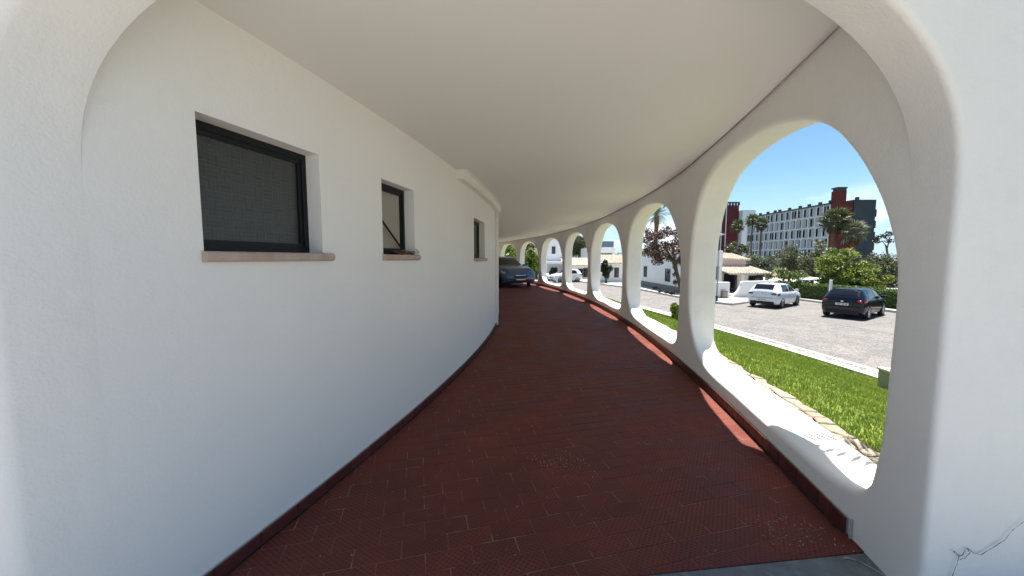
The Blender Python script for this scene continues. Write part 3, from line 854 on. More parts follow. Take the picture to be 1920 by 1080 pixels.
# dried twigs on the second sill
m_ = MB()
for k in range(46):
    s = -5.95 + random.random() * .30; z = 1.537 + random.random() ** 2 * .035; d = random.uniform(-.085, .03)
    c = mi(s, z, d); a = random.gauss(0.15, .25); L_ = random.uniform(.05, .15)
    tdir = (mi(s + .1, 0, 0) - mi(s, 0, 0)).normalized()
    v = (tdir + Vector((random.gauss(0, .12), random.gauss(0, .12), random.gauss(-.05, .10)))).normalized() * L_ / 2
    m_.tube([c - v, c + Vector((0, 0, .004)), c + v], [random.uniform(.0015, .004)] * 3, 5)
tag(m_.build('twig_pile', M['twig']), 'small pile of dry brown twigs lying on the sill of the narrow tilted window', 'twigs')

# ------------------------------------------------------------------ ground outside
ZR = -1.55
RD_NEAR = [(9.6, -14), (9.25, -5), (9.15, 3), (9.0, 9), (8.5, 15.2), (7.6, 21.5), (6.3, 27), (4.4, 33), (2, 39.5), (-1, 46), (-5, 52)]
RD_FAR = [(21.5, -14), (21.5, 3), (21.5, 12), (21.5, 20.9), (21.2, 24.0), (20.9, 26.7), (16.2, 25.2), (14.3, 23.9), (13.75, 25.0), (12.9, 28.7), (12.4, 35.4), (11.5, 39), (10.4, 42.7), (8.8, 47.3), (5.5, 51), (1, 57)]
def spl(P, n=8):
    P = [Vector((a, b, 0)) for a, b in P]; P = [P[0]] + P + [P[-1]]; r = []
    for i in range(1, len(P) - 2):
        p0, p1, p2, p3 = P[i - 1:i + 3]
        for k in range(n):
            t = k / n; r.append(0.5 * ((2 * p1) + (p2 - p0) * t + (2 * p0 - 5 * p1 + 4 * p2 - p3) * t * t + (3 * p1 - p0 - 3 * p2 + p3) * t ** 3))
    r.append(P[-2]); return r
near = spl(RD_NEAR)
m_ = MB()
m_.v += [(-1500, -1500, ZR - .25), (1500, -1500, ZR - .25), (1500, 1800, ZR - .25), (-1500, 1800, ZR - .25)]; m_.f.append((0, 1, 2, 3))
tag(m_.build('ground', M['ground']), kind='structure')
# road: simple big polygon slab, cobbled strips and pavements lie over it
m_ = MB(); m_.v += [(3, -60, ZR), (40, -60, ZR), (40, 70, ZR), (-40, 70, ZR), (-40, 40, ZR), (-2.5, 34, ZR), (2.6, 24, ZR), (3.2, 10, ZR)]; m_.f.append(tuple(range(8)))
tag(m_.build('road', M['road']), kind='structure')
# parking bay surface + worn markings
m_ = MB(); bayline = spl([(15.9, -8), (15.6, 8), (15.4, 14.9), (14.9, 18), (13.9, 20.4), (13.2, 22.2)], 6)
for a, b in zip(bayline, bayline[1:]):
    m_.quad((a.x, a.y, ZR + .004), (21.6, a.y, ZR + .004), (21.6, b.y, ZR + .004), (b.x, b.y, ZR + .004))
m_.quad((13.2, 22.2, ZR + .004), (21.6, 22.2, ZR + .004), (21.6, 26.9, ZR + .004), (16.2, 25.3, ZR + .004))
tag(m_.build('parking_bay_surface', M['bay']), kind='structure')
m_ = MB()
for a, b in zip(bayline, bayline[1:]):
    n_ = Vector((-(b - a).y, (b - a).x, 0)).normalized() * .06
    m_.quad((a.x - n_.x, a.y - n_.y, ZR + .008), (b.x - n_.x, b.y - n_.y, ZR + .008), (b.x + n_.x, b.y + n_.y, ZR + .008), (a.x + n_.x, a.y + n_.y, ZR + .008))
for (x0, y0) in ((14.6, 19.2), (15.25, 16.5), (15.5, 13.9), (15.6, 11.3), (15.6, 8.6), (13.4, 21.9)):
    x1, y1 = 21.3, y0 + (21.3 - x0) * .36
    n_ = Vector((-(y1 - y0), x1 - x0, 0)).normalized() * .05
    m_.quad((x0 - n_.x, y0 - n_.y, ZR + .012), (x1 - n_.x, y1 - n_.y, ZR + .012), (x1 + n_.x, y1 + n_.y, ZR + .012), (x0 + n_.x, y0 + n_.y, ZR + .012))
tag(m_.build('road_marking', M['paint']), kind='structure')

# far pavement with kerb
def ribbon_slab(name, line, width, z0, z1, m, side=1, flat=True, split=None):
    q = MB()
    P = []
    for i, p in enumerate(line):
        d = (line[min(i + 1, len(line) - 1)] - line[max(i - 1, 0)]).normalized()
        n_ = Vector((d.y, -d.x, 0)) * side
        P.append((p, p + n_ * width))
    for (a, b), (c, d) in zip(P, P[1:]):
        q.quad((a.x, a.y, z1), (b.x, b.y, z1), (d.x, d.y, z1), (c.x, c.y, z1))
        q.quad((a.x, a.y, z0), (a.x, a.y, z1), (c.x, c.y, z1), (c.x, c.y, z0))
        q.quad((b.x, b.y, z0), (d.x, d.y, z0), (d.x, d.y, z1), (b.x, b.y, z1))
    return tag(q.build(name, m), kind='structure')
farl = [Vector((a, b, 0)) for a, b in RD_FAR]
q = MB(); zt = ZR + .13
pv = [(p.x, p.y) for p in farl]
poly = pv + [(14, 62), (40, 62), (40, -14)]
q.v += [(x, y, zt) for x, y in poly]; q.f.append(tuple(range(len(poly)))[::-1])
q.build('pavement', M['pave']); tag(bpy.data.objects['pavement'], kind='structure')
q = MB()
for a, b in zip(farl, farl[1:]):
    d = (b - a).normalized(); n_ = Vector((-d.y, d.x, 0)) * .0
    L_ = (b - a).length; k = max(1, int(L_ / 0.9))
    for i in range(k):
        p = a + d * (L_ * i / k + .008); r = a + d * (L_ * (i + 1) / k - .008)
        out = Vector((-d.y, d.x, 0))
        p1, r1 = p + out * .09, r + out * .09; p2, r2 = p - out * .06, r - out * .06
        j = len(q.v)
        for z in (ZR - .02, zt + .006):
            q.v += [(p1.x, p1.y, z), (p2.x, p2.y, z), (r2.x, r2.y, z), (r1.x, r1.y, z)]
        q.f += [(j, j + 3, j + 7, j + 4), (j + 4, j + 7, j + 6, j + 5), (j + 1, j, j + 4, j + 5), (j + 2, j + 1, j + 5, j + 6), (j + 3, j + 2, j + 6, j + 7)]
tag(q.build('far_kerb', M['kerb']), kind='structure')

# near kerb: two pale edging strips with cobbles between
z_k = ZR + .10
ribbon_slab('lawn_edging', near, .20, ZR - .05, z_k + .02, M['kerb'], side=1)
inner_edge = []
for i, p in enumerate(near):
    d = (near[min(i + 1, len(near) - 1)] - near[max(i - 1, 0)]).normalized()
    inner_edge.append(p + Vector((d.y, -d.x, 0)) * .80)
ribbon_slab('road_edging', inner_edge, .18, ZR - .05, ZR + .035, M['kerb'], side=1)
mid = []
for i, p in enumerate(near):
    d = (near[min(i + 1, len(near) - 1)] - near[max(i - 1, 0)]).normalized()
    mid.append(p + Vector((d.y, -d.x, 0)) * .20)
ribbon_slab('cobble_bed', mid, .60, ZR - .05, ZR + .012, M['kerb'], side=1)
q = MB()
for a, b in zip(mid, mid[1:]):
    d = (b - a).normalized(); n_ = Vector((d.y, -d.x, 0)); L_ = (b - a).length
    if a.y < 0 or a.y > 32: continue
    k = int(L_ / .12)
    for i in range(k):
        for j in range(5):
            if random.random() < .12: continue
            c = a + d * ((i + .5 + random.uniform(-.1, .1)) * L_ / k) + n_ * (.06 + j * .12 + random.uniform(-.01, .01))
            w = .042 * random.uniform(.8, 1.15); e = .048 * random.uniform(.8, 1.15)
            pts_ = [(c.x + d.x * u_ * w + n_.x * v_ * e, c.y + d.y * u_ * w + n_.y * v_ * e) for u_, v_ in ((-1, -1), (-1, 1), (1, 1), (1, -1))]
            q.prism(pts_[::-1], ZR + .008, ZR + .024 + random.uniform(-.004, .006), .006)
tag(q.build('cobblestone', M['cobble'], bpy.data.objects['cobble_bed']), kind='stuff')

# lawn surface (slopes down from the arcade to the kerb)
ZS = -0.12
def lawn_frame(i, n):
    """pair (wall side point, kerb side point)"""
    y = -10 + 44 * i / n
    yk = y
    for a, b in zip(near, near[1:]):
        if a.y <= y <= b.y:
            t = (y - a.y) / (b.y - a.y); xk = a.x + (b.x - a.x) * t; break
    xw = CO[0] + math.sqrt(max(0, (RO + WT - .05) ** 2 - (y - CO[1]) ** 2))
    return y, xw, xk
def lawn_z(x, y, xw, xk):
    t = max(0, min(1, (x - xw - .64) / (xk - xw - .64)))
    t2 = t * t * (3 - 2 * t) * .5 + t * .5
    return ZS * (1 - t2) + (z_k - .01) * t2 + .02 * mnoise.noise(Vector((x * .8, y * .8, 0)))
q = MB(); n = 110; k_ = 14
for i in range(n + 1):
    y, xw, xk = lawn_frame(i, n)
    for j in range(k_ + 1):
        x = xw + (xk - xw) * j / k_; q.v.append((x, y, lawn_z(x, y, xw, xk) - .02))
for i in range(n):
    for j in range(k_):
        a = i * (k_ + 1) + j; q.f.append((a, a + 1, a + k_ + 2, a + k_ + 1))
lawn = tag(q.build('lawn', M['lawn_soil'], smooth=True), kind='structure')
# grass blades
def wall_x(y): return CO[0] + np.sqrt((RO + WT - .05) ** 2 - (y - CO[1]) ** 2)
nearx = lambda y: np.interp(y, [p.y for p in near], [p.x for p in near])
NB_ = 150000
yy = 2.2 + rng.random(NB_) ** 1.7 * 24
tt = rng.random(NB_)
xw = wall_x(yy) + .67 + .05 * np.sin(yy * 9) + .04 * np.sin(yy * 23); xk = nearx(yy) - .01
xx = xw + (xk - xw) * tt
t_ = tt; t2 = t_ * t_ * (3 - 2 * t_) * .5 + t_ * .5
zz = ZS * (1 - t2) + (z_k - .01) * t2
zz += np.array([.02 * mnoise.noise(Vector((a * .8, b * .8, 0))) for a, b in zip(xx, yy)]) - .022
hh = rng.uniform(.025, .06, NB_) * (1 + (rng.random(NB_) < .03) * .8)
an = rng.uniform(0, 2 * np.pi, NB_); wd = rng.uniform(.004, .009, NB_) * (1 + yy / 14)
ln_ = rng.uniform(.0, .035, NB_); la = rng.uniform(0, 2 * np.pi, NB_)
V = np.empty((NB_, 3, 3))
V[:, 0] = np.c_[xx - np.cos(an) * wd, yy - np.sin(an) * wd, zz]
V[:, 1] = np.c_[xx + np.cos(an) * wd, yy + np.sin(an) * wd, zz]
V[:, 2] = np.c_[xx + np.cos(la) * ln_, yy + np.sin(la) * ln_, zz + hh]
tag(from_np('grass', V.reshape(-1, 3), np.arange(NB_ * 3).reshape(-1, 3), M['grass']), 'short bright green grass covering the sloping lawn', 'grass', kind='stuff')

# flagstone path hugging the arcade wall
q = MB(); ss_ = [-10 + .5 * i for i in range(0, 52)]
zf = ZS + .0
for a, b in zip(ss_, ss_[1:]):
    q.quad(mo(a, zf - .012, WT - .05), mo(b, zf - .012, WT - .05), mo(b, zf - .016, WT + .70), mo(a, zf - .016, WT + .70))
path = tag(q.build('stone_path', M['soil']), kind='structure')
def flag(s, d0, d1, l0, l1, zt_):
    pass
cols_ = []
s = -9.0; nst = 0
random.seed(21)
edges_prev = None
def jit(a): return random.uniform(-a, a)
while s < 12 and nst < 296:
    stp = random.uniform(.11, .21)
    if edges_prev is None:
        nr = 3; edges_prev = [(0.27, 0), (.40, .0), (.52, .0), (.65, .0)]
    nxt = [(0.27, jit(.03)), (.40 + jit(.04), jit(.05)), (.52 + jit(.04), jit(.05)), (.65 + jit(.045), jit(.05))]
    for r in range(3):
        (d00, e00), (d01, e01) = edges_prev[r], edges_prev[r + 1]; (d10, e10), (d11, e11) = nxt[r], nxt[r + 1]
        P4 = [(s + e00, d00), (s + e01, d01), (s + stp + e11, d11), (s + stp + e10, d10)]
        # extra midpoint corner to break the rectangles
        cxy = (sum(p[0] for p in P4) / 4, sum(p[1] for p in P4) / 4)
        Q = []
        for k in range(4):
            a, b = P4[k], P4[(k + 1) % 4]
            Q.append(a)
            if random.random() < .45: Q.append(((a[0] + b[0]) / 2 + jit(.02), (a[1] + b[1]) / 2 + jit(.02)))
        Q = [(cxy[0] + (x - cxy[0]) * .90 , cxy[1] + (y - cxy[1]) * .90) for x, y in Q]
        w = [mo(x, 0, WT + y) for x, y in Q]
        poly = [(p.x, p.y) for p in w]
        ar = sum(poly[i][0] * poly[(i + 1) % len(poly)][1] - poly[(i + 1) % len(poly)][0] * poly[i][1] for i in range(len(poly)))
        if ar < 0: poly = poly[::-1]
        MB().prism(poly, zf - .03, zf + .022 + jit(.006), .014, .010).build('flagstone', M['flag'], path); nst += 1
    edges_prev = nxt; s += stp
random.seed(5)

# low grey-green box at the lawn edge
p = Vector((7.75, 7.35, 0))
bx = thing('utility_housing', 'low grey-green concrete box standing at the edge of the lawn beside the cobbled kerb strip', 'box', (7.86, 7.25, -1.27), R_(-8))
bevel(MB().box(-.14, .75, -.12, .42, .0, .43).build('body', M['box_metal'], bx), .012)
bevel(MB().box(-.16, .77, -.14, .44, .43, .47).build('lid', M['box_top'], bx), .01)
bevel(MB().box(-.12, .73, -.10, .40, -.12, .0).build('base', M['frame'], bx), .01)

# ------------------------------------------------------------------ foliage helpers
def leaf_cloud(n, clumps, size, flat=0.0, aspect=.5):
    """clumps: list of (centre, radii, weight). returns V,F of folded rhombus leaves"""
    C_ = np.array([c for c, r, w in clumps]); Rr = np.array([r for c, r, w in clumps]); Wt = np.array([w for c, r, w in clumps], float)
    k = rng.choice(len(clumps), n, p=Wt / Wt.sum())
    d = rng.normal(size=(n, 3)); d /= np.linalg.norm(d, axis=1)[:, None]
    rad = rng.random(n) ** .45
    ctr = C_[k] + d * Rr[k] * rad[:, None]
    a = rng.normal(size=(n, 3)); a[:, 2] *= (1 - flat); a /= np.linalg.norm(a, axis=1)[:, None]
    b = rng.normal(size=(n, 3)); b -= (b * a).sum(1)[:, None] * a; b /= np.linalg.norm(b, axis=1)[:, None]
    sz = size * rng.uniform(.6, 1.3, n)[:, None]
    V = np.empty((n, 4, 3))
    V[:, 0] = ctr - a * sz; V[:, 1] = ctr + b * sz * aspect; V[:, 2] = ctr + a * sz; V[:, 3] = ctr - b * sz * aspect
    nn = np.cross(a, b); V[:, 0] += nn * sz * .2; V[:, 2] += nn * sz * .2
    return V.reshape(-1, 3), np.arange(n * 4).reshape(-1, 4)

def make_clumps(w, h, dpt, n, zc, rmin=.22, rmax=.42, hollow=.55):
    r = []
    for i in range(n):
        v = rng.normal(size=3); v /= np.linalg.norm(v); q = hollow + (1 - hollow) * rng.random()
        c = (v[0] * w * q * .75, v[1] * dpt * q * .75, zc + v[2] * h * q * .75)
        s_ = rng.uniform(rmin, rmax)
        r.append((c, (w * s_, dpt * s_, h * s_ * .8), s_ ** 2))
    return r

def leafy_tree(name, label, cat, loc, w, h, dpt, zc, leaf, nleaf, m, nclump=26, trunk_r=.12, group=None, limbs=7, lean=(0, 0), hollow=.45, rmin=.2, rmax=.4, aspect=.5):
    t = thing(name, label, cat, loc, 0, group)
    cl = make_clumps(w, h, dpt, nclump, zc, rmin, rmax, hollow)
    V, F = leaf_cloud(nleaf, cl, leaf, aspect=aspect)
    V[:, 2] = np.maximum(V[:, 2], 0.05)
    from_np('crown', V, F, m, t)
    q = MB(); top = Vector((lean[0], lean[1], zc))
    q.tube([(0, 0, -.1), (lean[0] * .3 + .03, lean[1] * .3, zc * .35), (lean[0] * .7, lean[1] * .7 + .04, zc * .7), top], [trunk_r * 1.25, trunk_r, trunk_r * .8, trunk_r * .45], 8)
    for i in range(min(limbs, len(cl))):
        c = Vector(cl[i][0]); st = Vector((lean[0] * .5, lean[1] * .5, zc * random.uniform(.35, .75)))
        mid_ = st.lerp(c, .5) + Vector((0, 0, -.08 * h))
        q.tube([st, mid_, c], [trunk_r * .5, trunk_r * .3, trunk_r * .1], 6)
    q.build('trunk', M['bark'], t, smooth=True)
    return t

def frond_mesh(L_, n=18, droop=.55, width=.32, m=None, fan=False):
    """feathered frond growing along +X from the origin"""
    q = MB()
    if fan:      # fan palm leaf: stalk plus radiating blades
        st = L_ * .5
        q.tube([(0, 0, 0), (st * .5, 0, st * .10), (st, 0, 0)], [.02 * L_, .014 * L_, .012 * L_], 4)
        for i in range(n):
            a = (i / (n - 1) - .5) * R_(230); l = L_ * .55 * (1 - .25 * abs(a) / 2) * random.uniform(.9, 1.08)
            tip = Vector((st + math.cos(a) * l, math.sin(a) * l, -abs(l) * droop * random.uniform(.35, .8)))
            mid_ = Vector((st + math.cos(a) * l * .55, math.sin(a) * l * .55, -.05 * l))
            pr = Vector((-math.sin(a), math.cos(a), 0)) * L_ * .035
            q.quad((st, 0, 0), mid_ - pr, tip, mid_ + pr)
        return q
    P = []
    for i in range(9):
        t = i / 8; P.append(Vector((L_ * (t - .12 * t * t), 0, L_ * (.28 * t - droop * t ** 2.1))))
    q.tube(P, [.022 * L_ * (1 - .85 * i / 8) for i in range(9)], 4)
    for i in range(2, n):
        t = i / n
        k = min(7, int(t * 8)); p = P[k].lerp(P[k + 1], t * 8 - k); d = (P[k + 1] - P[k]).normalized()
        l = width * L_ * math.sin(math.pi * min(1, .18 + t * .8)) ** .7
        for sg in (-1, 1):
            tip = p + d * l * .6 + Vector((0, sg * l * .8, -l * random.uniform(.15, .5)))
            mid_ = p.lerp(tip, .5) + Vector((0, 0, l * .08))
            w_ = d * L_ * .018
            q.quad(p, mid_ - w_, tip, mid_ + w_)
    return q

def palm(label, loc, H, r, nf, m, fan=True, group=None, trunk_r=.2, skirt=0, droop=.5, name='palm_tree', tm='palm_bark'):
    t = thing(name, label, 'palm tree', loc, 0, group)
    q = MB(); P = []; rr = []
    for i in range(13):
        z = H * i / 12; P.append((.06 * math.sin(i * .7), .05 * math.cos(i * .5), z)); rr.append(trunk_r * (1.25 if i == 0 else 1) * (1 + .12 * (i % 2)) * (1 + .35 * max(0, (i - 9) / 3)))
    q.tube(P, rr, 10); q.build('trunk', M[tm], t, smooth=True)
    meshes = []
    for k in range(3):
        o_ = frond_mesh(r, 16, droop * random.uniform(.8, 1.2), fan=fan).build('frond', m); meshes.append(o_.data); bpy.data.objects.remove(o_)
    for i in range(nf):
        o_ = bpy.data.objects.new('frond', meshes[i % 3]); col.objects.link(o_); o_.parent = t
        el = math.pi * .47 * (1 - 1.55 * ((i + .5) / nf)); az = i * 2.39996
        o_.location = (.05 * math.cos(az), .05 * math.sin(az), H + .08 * math.sin(el))
        o_.rotation_euler = (random.uniform(-.4, .4), -el, az)
        s_ = random.uniform(.85, 1.1); o_.scale = (s_, s_, s_)
    if skirt:
        o_ = frond_mesh(r * .8, 12, .5, fan=fan).build('dry_frond', M['frond_dry']); me = o_.data; bpy.data.objects.remove(o_)
        for i in range(skirt):
            o_ = bpy.data.objects.new('dry_frond', me); col.objects.link(o_); o_.parent = t
            o_.location = (0, 0, H - random.uniform(.1, .5)); o_.rotation_euler = (random.uniform(-.3, .3), R_(random.uniform(50, 80)), i * 2.4)
    return t

# ------------------------------------------------------------------ hotel far away
def hotel():
    h = thing('hotel', 'long white hotel block with slit windows, red stair tower and grey gable end', 'building', (0, 0, 0))
    X0 = 100.5          # facade plane x
    Y0, Y1 = 118.2, 159.0
    ZB, ZT = -2.0, 18.95
    MB().box(X0, X0 + 12, Y0, Y1, ZB, ZT - .4).build('wall', M['hotel_panel'], h)
    MB().box(X0 - .35, X0 + 12.3, Y0 + .01, Y1 + .05, ZT - .4, ZT).build('roof_edge', M['hotel_dark'], h)
    fl = [ZT - .4 - i * 3.45 for i in range(0, 7)]
    nbay = 15; bw = (Y1 - Y0) / nbay
    q = MB()
    for z in fl[1:]: q.box(X0 - .30, X0, Y0, Y1, z - .14, z + .14)
    q.build('floor_band', M['hotel_frame'], h)
    q = MB()
    for i in range(nbay + 1):
        for f in range(6):
            y = Y0 + i * bw + (0.3 if f % 2 else -.3) * (0 < i < nbay)
            q.box(X0 - .28, X0 - .002, y - .16, y + .16, fl[f + 1] + .14, fl[f] - .14)
    tag(q.build('mullion', M['hotel_frame'], h), kind='stuff')
    wme = MB().box(-.10, .0, -.30, .30, -1.2, 1.2).build('window', M['hotel_window']); me = wme.data; bpy.data.objects.remove(wme)
    random.seed(3)
    for f in range(6):
        for i in range(nbay):
            zc = (fl[f] + fl[f + 1]) / 2
            offs = ([.62] if (i * 2 + f) % 5 else [-.45, .75])
            for o_ in offs:
                w = bpy.data.objects.new('window', me); col.objects.link(w); w.parent = h
                w.location = (X0 - .004, Y0 + (i + .5) * bw + o_ * (-.9 if f % 2 else 1.0), zc)
    # red stair tower
    def crenel(x0, x1, y0, y1, zb, zt):
        MB().box(x0, x1, y0, y1, zb, zt).build('red_tower', M['hotel_red'], h)
        q = MB(); n = 5
        for i in range(n + 1):
            x = x0 + .25 + (x1 - x0 - .5) * i / n; q.box(x - .18, x + .18, y0 + .02, y0 + .3, zt, zt + .7)
            if i % 2: continue
            y = y0 + .3 + (y1 - y0 - .6) * i / n; q.box(x0 + .02, x0 + .3, y - .2, y + .2, zt, zt + .7)
        q.box(x0 - .1, x1 + .1, y0 - .1, y1 + .1, zt + .7, zt + 1.1)
        q.build('tower_crown', M['hotel_dark'], h)
    crenel(100.4, 103.2, 115.9, 118.15, ZB, 22.3)
    MB().box(103.25, 107.15, 117.7, 124, ZB, 19.35).build('red_link_block', M['hotel_red'], h)
    MB().box(107.2, 114.1, 117.5, 124.5, ZB, 19.8).build('grey_gable', M['hotel_grey'], h)
    q = MB()
    for k in range(5): q.box(114.12, 114.6, 117.6, 121, .5 + 3.5 * k, 2.8 + 3.5 * k)
    q.build('balcony', M['hotel_grey'], h)
    cme = MB().box(-.35, .35, -.4, .4, 0, 1.0).build('chimney', M['hotel_dark']); me = cme.data; bpy.data.objects.remove(cme)
    for y in (120, 124, 128.5, 132.5, 137.5, 142.5, 145, 149, 153.5, 157):
        c = bpy.data.objects.new('chimney', me); col.objects.link(c); c.parent = h; c.location = (X0 + 1.4, y, ZT)
    c = bpy.data.objects.new('chimney', me); col.objects.link(c); c.parent = h; c.location = (109.2, 118.8, 19.8)
hotel()
def tower2():
    h = thing('hotel_tower', 'dark red windowless hotel tower with two white vertical lines, left of the white block', 'building', (0, 0, 0))
    MB().box(92, 103, 170, 180, -2, 25.5).build('wall', M['hotel_red'], h)
    q = MB()
    for x in (95.3, 97.3): q.box(x - .18, x + .18, 169.8, 169.99, -2, 26.2)
    q.build('white_pipe', M['hotel_frame'], h)
    q = MB()
    for i in range(9):
        x = 92 + 11 * i / 8; q.box(x - .4, x + .4, 170.02, 170.5, 25.5, 26.5)
    q.box(91.9, 103.2, 169.9, 170.6, 26.5, 27.0); q.build('tower_crown', M['hotel_dark'], h)
    MB().box(103.25, 109, 167.5, 176, -2, 23.0).build('white_annex', M['hotel_frame'], h)
tower2()

# hill beyond
q = MB(); n1, n2 = 50, 20
for i in range(n1 + 1):
    for j in range(n2 + 1):
        x = -160 + 330 * i / n1; y = 110 + 90 * j / n2
        t = j / n2; env = math.sin(math.pi * min(1, t * 1.0) * .5) * (1 if x < 5 else max(0.0, 1 - (x - 5) / 70))
        q.v.append((x, y, -2 + env * (13 + 4 * mnoise.noise(Vector((x * .02, y * .02, 0)))) + 1.2 * mnoise.noise(Vector((x * .09, y * .09, 2)))))
for i in range(n1):
    for j in range(n2):
        a = i * (n2 + 1) + j; q.f.append((a, a + n2 + 1, a + n2 + 2, a + 1))
tag(q.build('hill', M['hill'], smooth=True), kind='structure')
cl = []
for k in range(260):
    i = random.randrange(n1); j = random.randrange(1, n2); v = q.v[i * (n2 + 1) + j]
    if v[2] < 0: continue
    s_ = random.uniform(.8, 2.0); cl.append(((v[0] + random.uniform(-3, 3), v[1], v[2] + s_ * .3), (s_ * 1.5, s_ * 1.5, s_), s_ ** 2))
V, F = leaf_cloud(24000, cl, .32)
tag(from_np('hillside_scrub', V, F, M['leaf_olive']), 'grey green scrub dotted over the far hillside', 'scrub', kind='stuff')

# ------------------------------------------------------------------ villas
def tiled_roof(parent, corners, rows_w=.22, r=.075, name='roof'):
    """corners: eave-left, eave-right, ridge-right, ridge-left"""
    e0, e1, r1, r0 = [Vector(c) for c in corners]
    m_ = MB(); m_.quad(e0, e1, r1, r0)
    up = (e1 - e0).cross(r0 - e0).normalized()
    if up.z < 0: up = -up
    m_.quad(e0 - up * .08, r0 - up * .08, r1 - up * .08, e1 - up * .08); m_.quad(e0 - up * .08, e1 - up * .08, e1, e0)
    rf = m_.build(name, M['roofpale'], parent)
    n = max(2, int((e1 - e0).length / rows_w)); q = MB()
    for i in range(n + 1):
        a = e0.lerp(e1, i / n) + up * .02; b = r0.lerp(r1, i / n) + up * .02
        L_ = (b - a).length; k = max(1, int(L_ / .4))
        for j in range(k):
            p = a.lerp(b, j / k) + up * .02 * 1; s_ = a.lerp(b, (j + 1.04) / k)
            q.tube([p, s_], [r, r * .85], 6)
    tag(q.build('roof_tiles', M['rooftile'], rf), kind='stuff')
    return rf

def wbar_window(parent, c, w, h, nx=0, nz=0, face='-x', name='window', t=.05):
    """a window on a wall; face is the outward axis"""
    def bx(mb, a0, a1, z0, z1, d0, d1):
        if face == '-x': mb.box(c[0] - d1, c[0] - d0, c[1] + a0, c[1] + a1, c[2] + z0, c[2] + z1)
        else: mb.box(c[0] + a0, c[0] + a1, c[1] - d1, c[1] - d0, c[2] + z0, c[2] + z1)
    q = MB(); bx(q, -w / 2, w / 2, -h / 2, h / 2, .004, .02); W = q.build(name, M['glass_dark'], parent)
    q = MB(); f = .06
    bx(q, -w / 2 - f, -w / 2, -h / 2 - f, h / 2 + f, .003, t); bx(q, w / 2, w / 2 + f, -h / 2 - f, h / 2 + f, .003, t)
    bx(q, -w / 2, w / 2, -h / 2 - f, -h / 2, .003, t); bx(q, -w / 2, w / 2, h / 2, h / 2 + f, .003, t)
    for i in range(nx): x = -w / 2 + w * (i + 1) / (nx + 1); bx(q, x - .018, x + .018, -h / 2, h / 2, .022, t - .005)
    for i in range(nz): z = -h / 2 + h * (i + 1) / (nz + 1); bx(q, -w / 2, w / 2, z - .018, z + .018, .024, t - .008)
    q.build('frame', M['winframe'], W)
    return W

ZP = ZR + .13
# villa behind the gate walls
v1 = thing('villa', 'white villa with terracotta tile roofs and a porch, behind the curved white garden wall', 'house', (0, 0, 0))
a, b = at(1336, 520, 31).x, at(1354, 520, 31).x
bevel(MB().box(14.2, b, 31.0, 36.5, ZP, at(1345, 470, 31).z).build('tall_wall', M['villa'], v1), .04)
wbar_window(v1, (at(1338, 500, 31).x, 31.0, at(1338, 512, 31).z), .75, 1.0, 2, 3, face='-y')
x0, x1 = at(1354, 500, 33).x + .02, at(1396, 500, 33).x
MB().box(b + .003, x1, 33, 36.3, ZP, at(1370, 484, 33).z).build('upper_wall', M['villa_pink'], v1)
z0 = at(1370, 483, 32.7).z
tiled_roof(v1, [(b, 32.7, z0 - .05), (x1 + .3, 32.7, z0 - .35 + .15), (x1 + .1, 35.2, z0 + .35), (b, 35.2, z0 + .55)])
xe0, xe1 = b + .02, at(1440, 510, 30.2).x
ze = at(1400, 513, 30.2).z
tiled_roof(v1, [(xe0, 30.0, ze), (xe1 + .2, 30.0, ze), (xe1 + .2, 32.9, ze + .50), (xe0, 32.9, ze + .50)])
MB().box(b + .003, xe1, 32.5, 32.95, ZP, ze + .2).build('porch_wall', M['villa'], v1)
MB().box(at(1358, 530, 32.4).x, at(1382, 530, 32.4).x, 32.40, 32.49, ZP, ze - .1).build('porch_door', M['glass_dark'], v1)
c = at(1392, 520, 30.3); MB().box(c.x - .10, c.x + .10, 30.2, 30.4, ZP, ze).build('porch_column', M['villa'], v1)
MB().box(xe1 - .1, xe1 + .1, 30.2, 30.4, ZP, ze).build('porch_column', M['villa'], v1)
MB().box(at(1405, 520, 32.4).x, at(1428, 520, 32.4).x, 32.40, 32.49, ZP + .9, ze - .25).build('window', M['glass_dark'], v1)
# garden walls
w1 = thing('garden_wall', 'white rendered garden wall left of the gate opening, behind the lamp post', 'wall', (0, 0, 0))
xl, xr = at(1330, 540, 27.2).x, at(1369, 540, 27.2).x
bevel(MB().box(xl - 1.2, xr, 27.2, 27.5, ZP - .05, at(1350, 529, 27.2).z).build('wall', M['villa'], w1), .06, 3)
w2 = thing('garden_wall', 'white garden wall that swoops up in a curve right of the gate, behind the white car', 'wall', (0, 0, 0))
pp = [(1372, 560), (1374, 556), (1379, 551), (1385, 545), (1389, 537), (1391, 530), (1394, 527.5), (1440, 526.5), (1452, 527)]
q = MB(); Yw = 27.6; P = [at(px, py, Yw) for px, py in pp]; n = len(P)
for i in range(n): q.v.append((P[i].x, Yw + .0 + .02 * i * 0, P[i].z))
for i in range(n): q.v.append((P[i].x, Yw + .28, P[i].z))
for i in range(n): q.v.append((P[i].x, Yw, ZP - .05))
for i in range(n): q.v.append((P[i].x, Yw + .28, ZP - .05))
for i in range(n - 1):
    q.f += [(i, i + 1, n + i + 1, n + i), (2 * n + i, 2 * n + i + 1, i + 1, i), (n + i, n + i + 1, 3 * n + i + 1, 3 * n + i)]
q.f += [(n - 1, 2 * n + n - 1, 3 * n + n - 1, n + n - 1)]
bevel(q.build('wall', M['villa'], w2), .03, 2)
st = MB().box(at(1374, 550, 27.8).x, at(1392, 550, 27.8).x, 28.2, 29.4, ZP, ZP + .15); st.build('gate_step', M['pave'], v1)
ub = thing('utility_box', 'small dark grey utility box set against the white garden wall', 'box', (at(1358.5, 560, 27).x, 27.05, ZP))
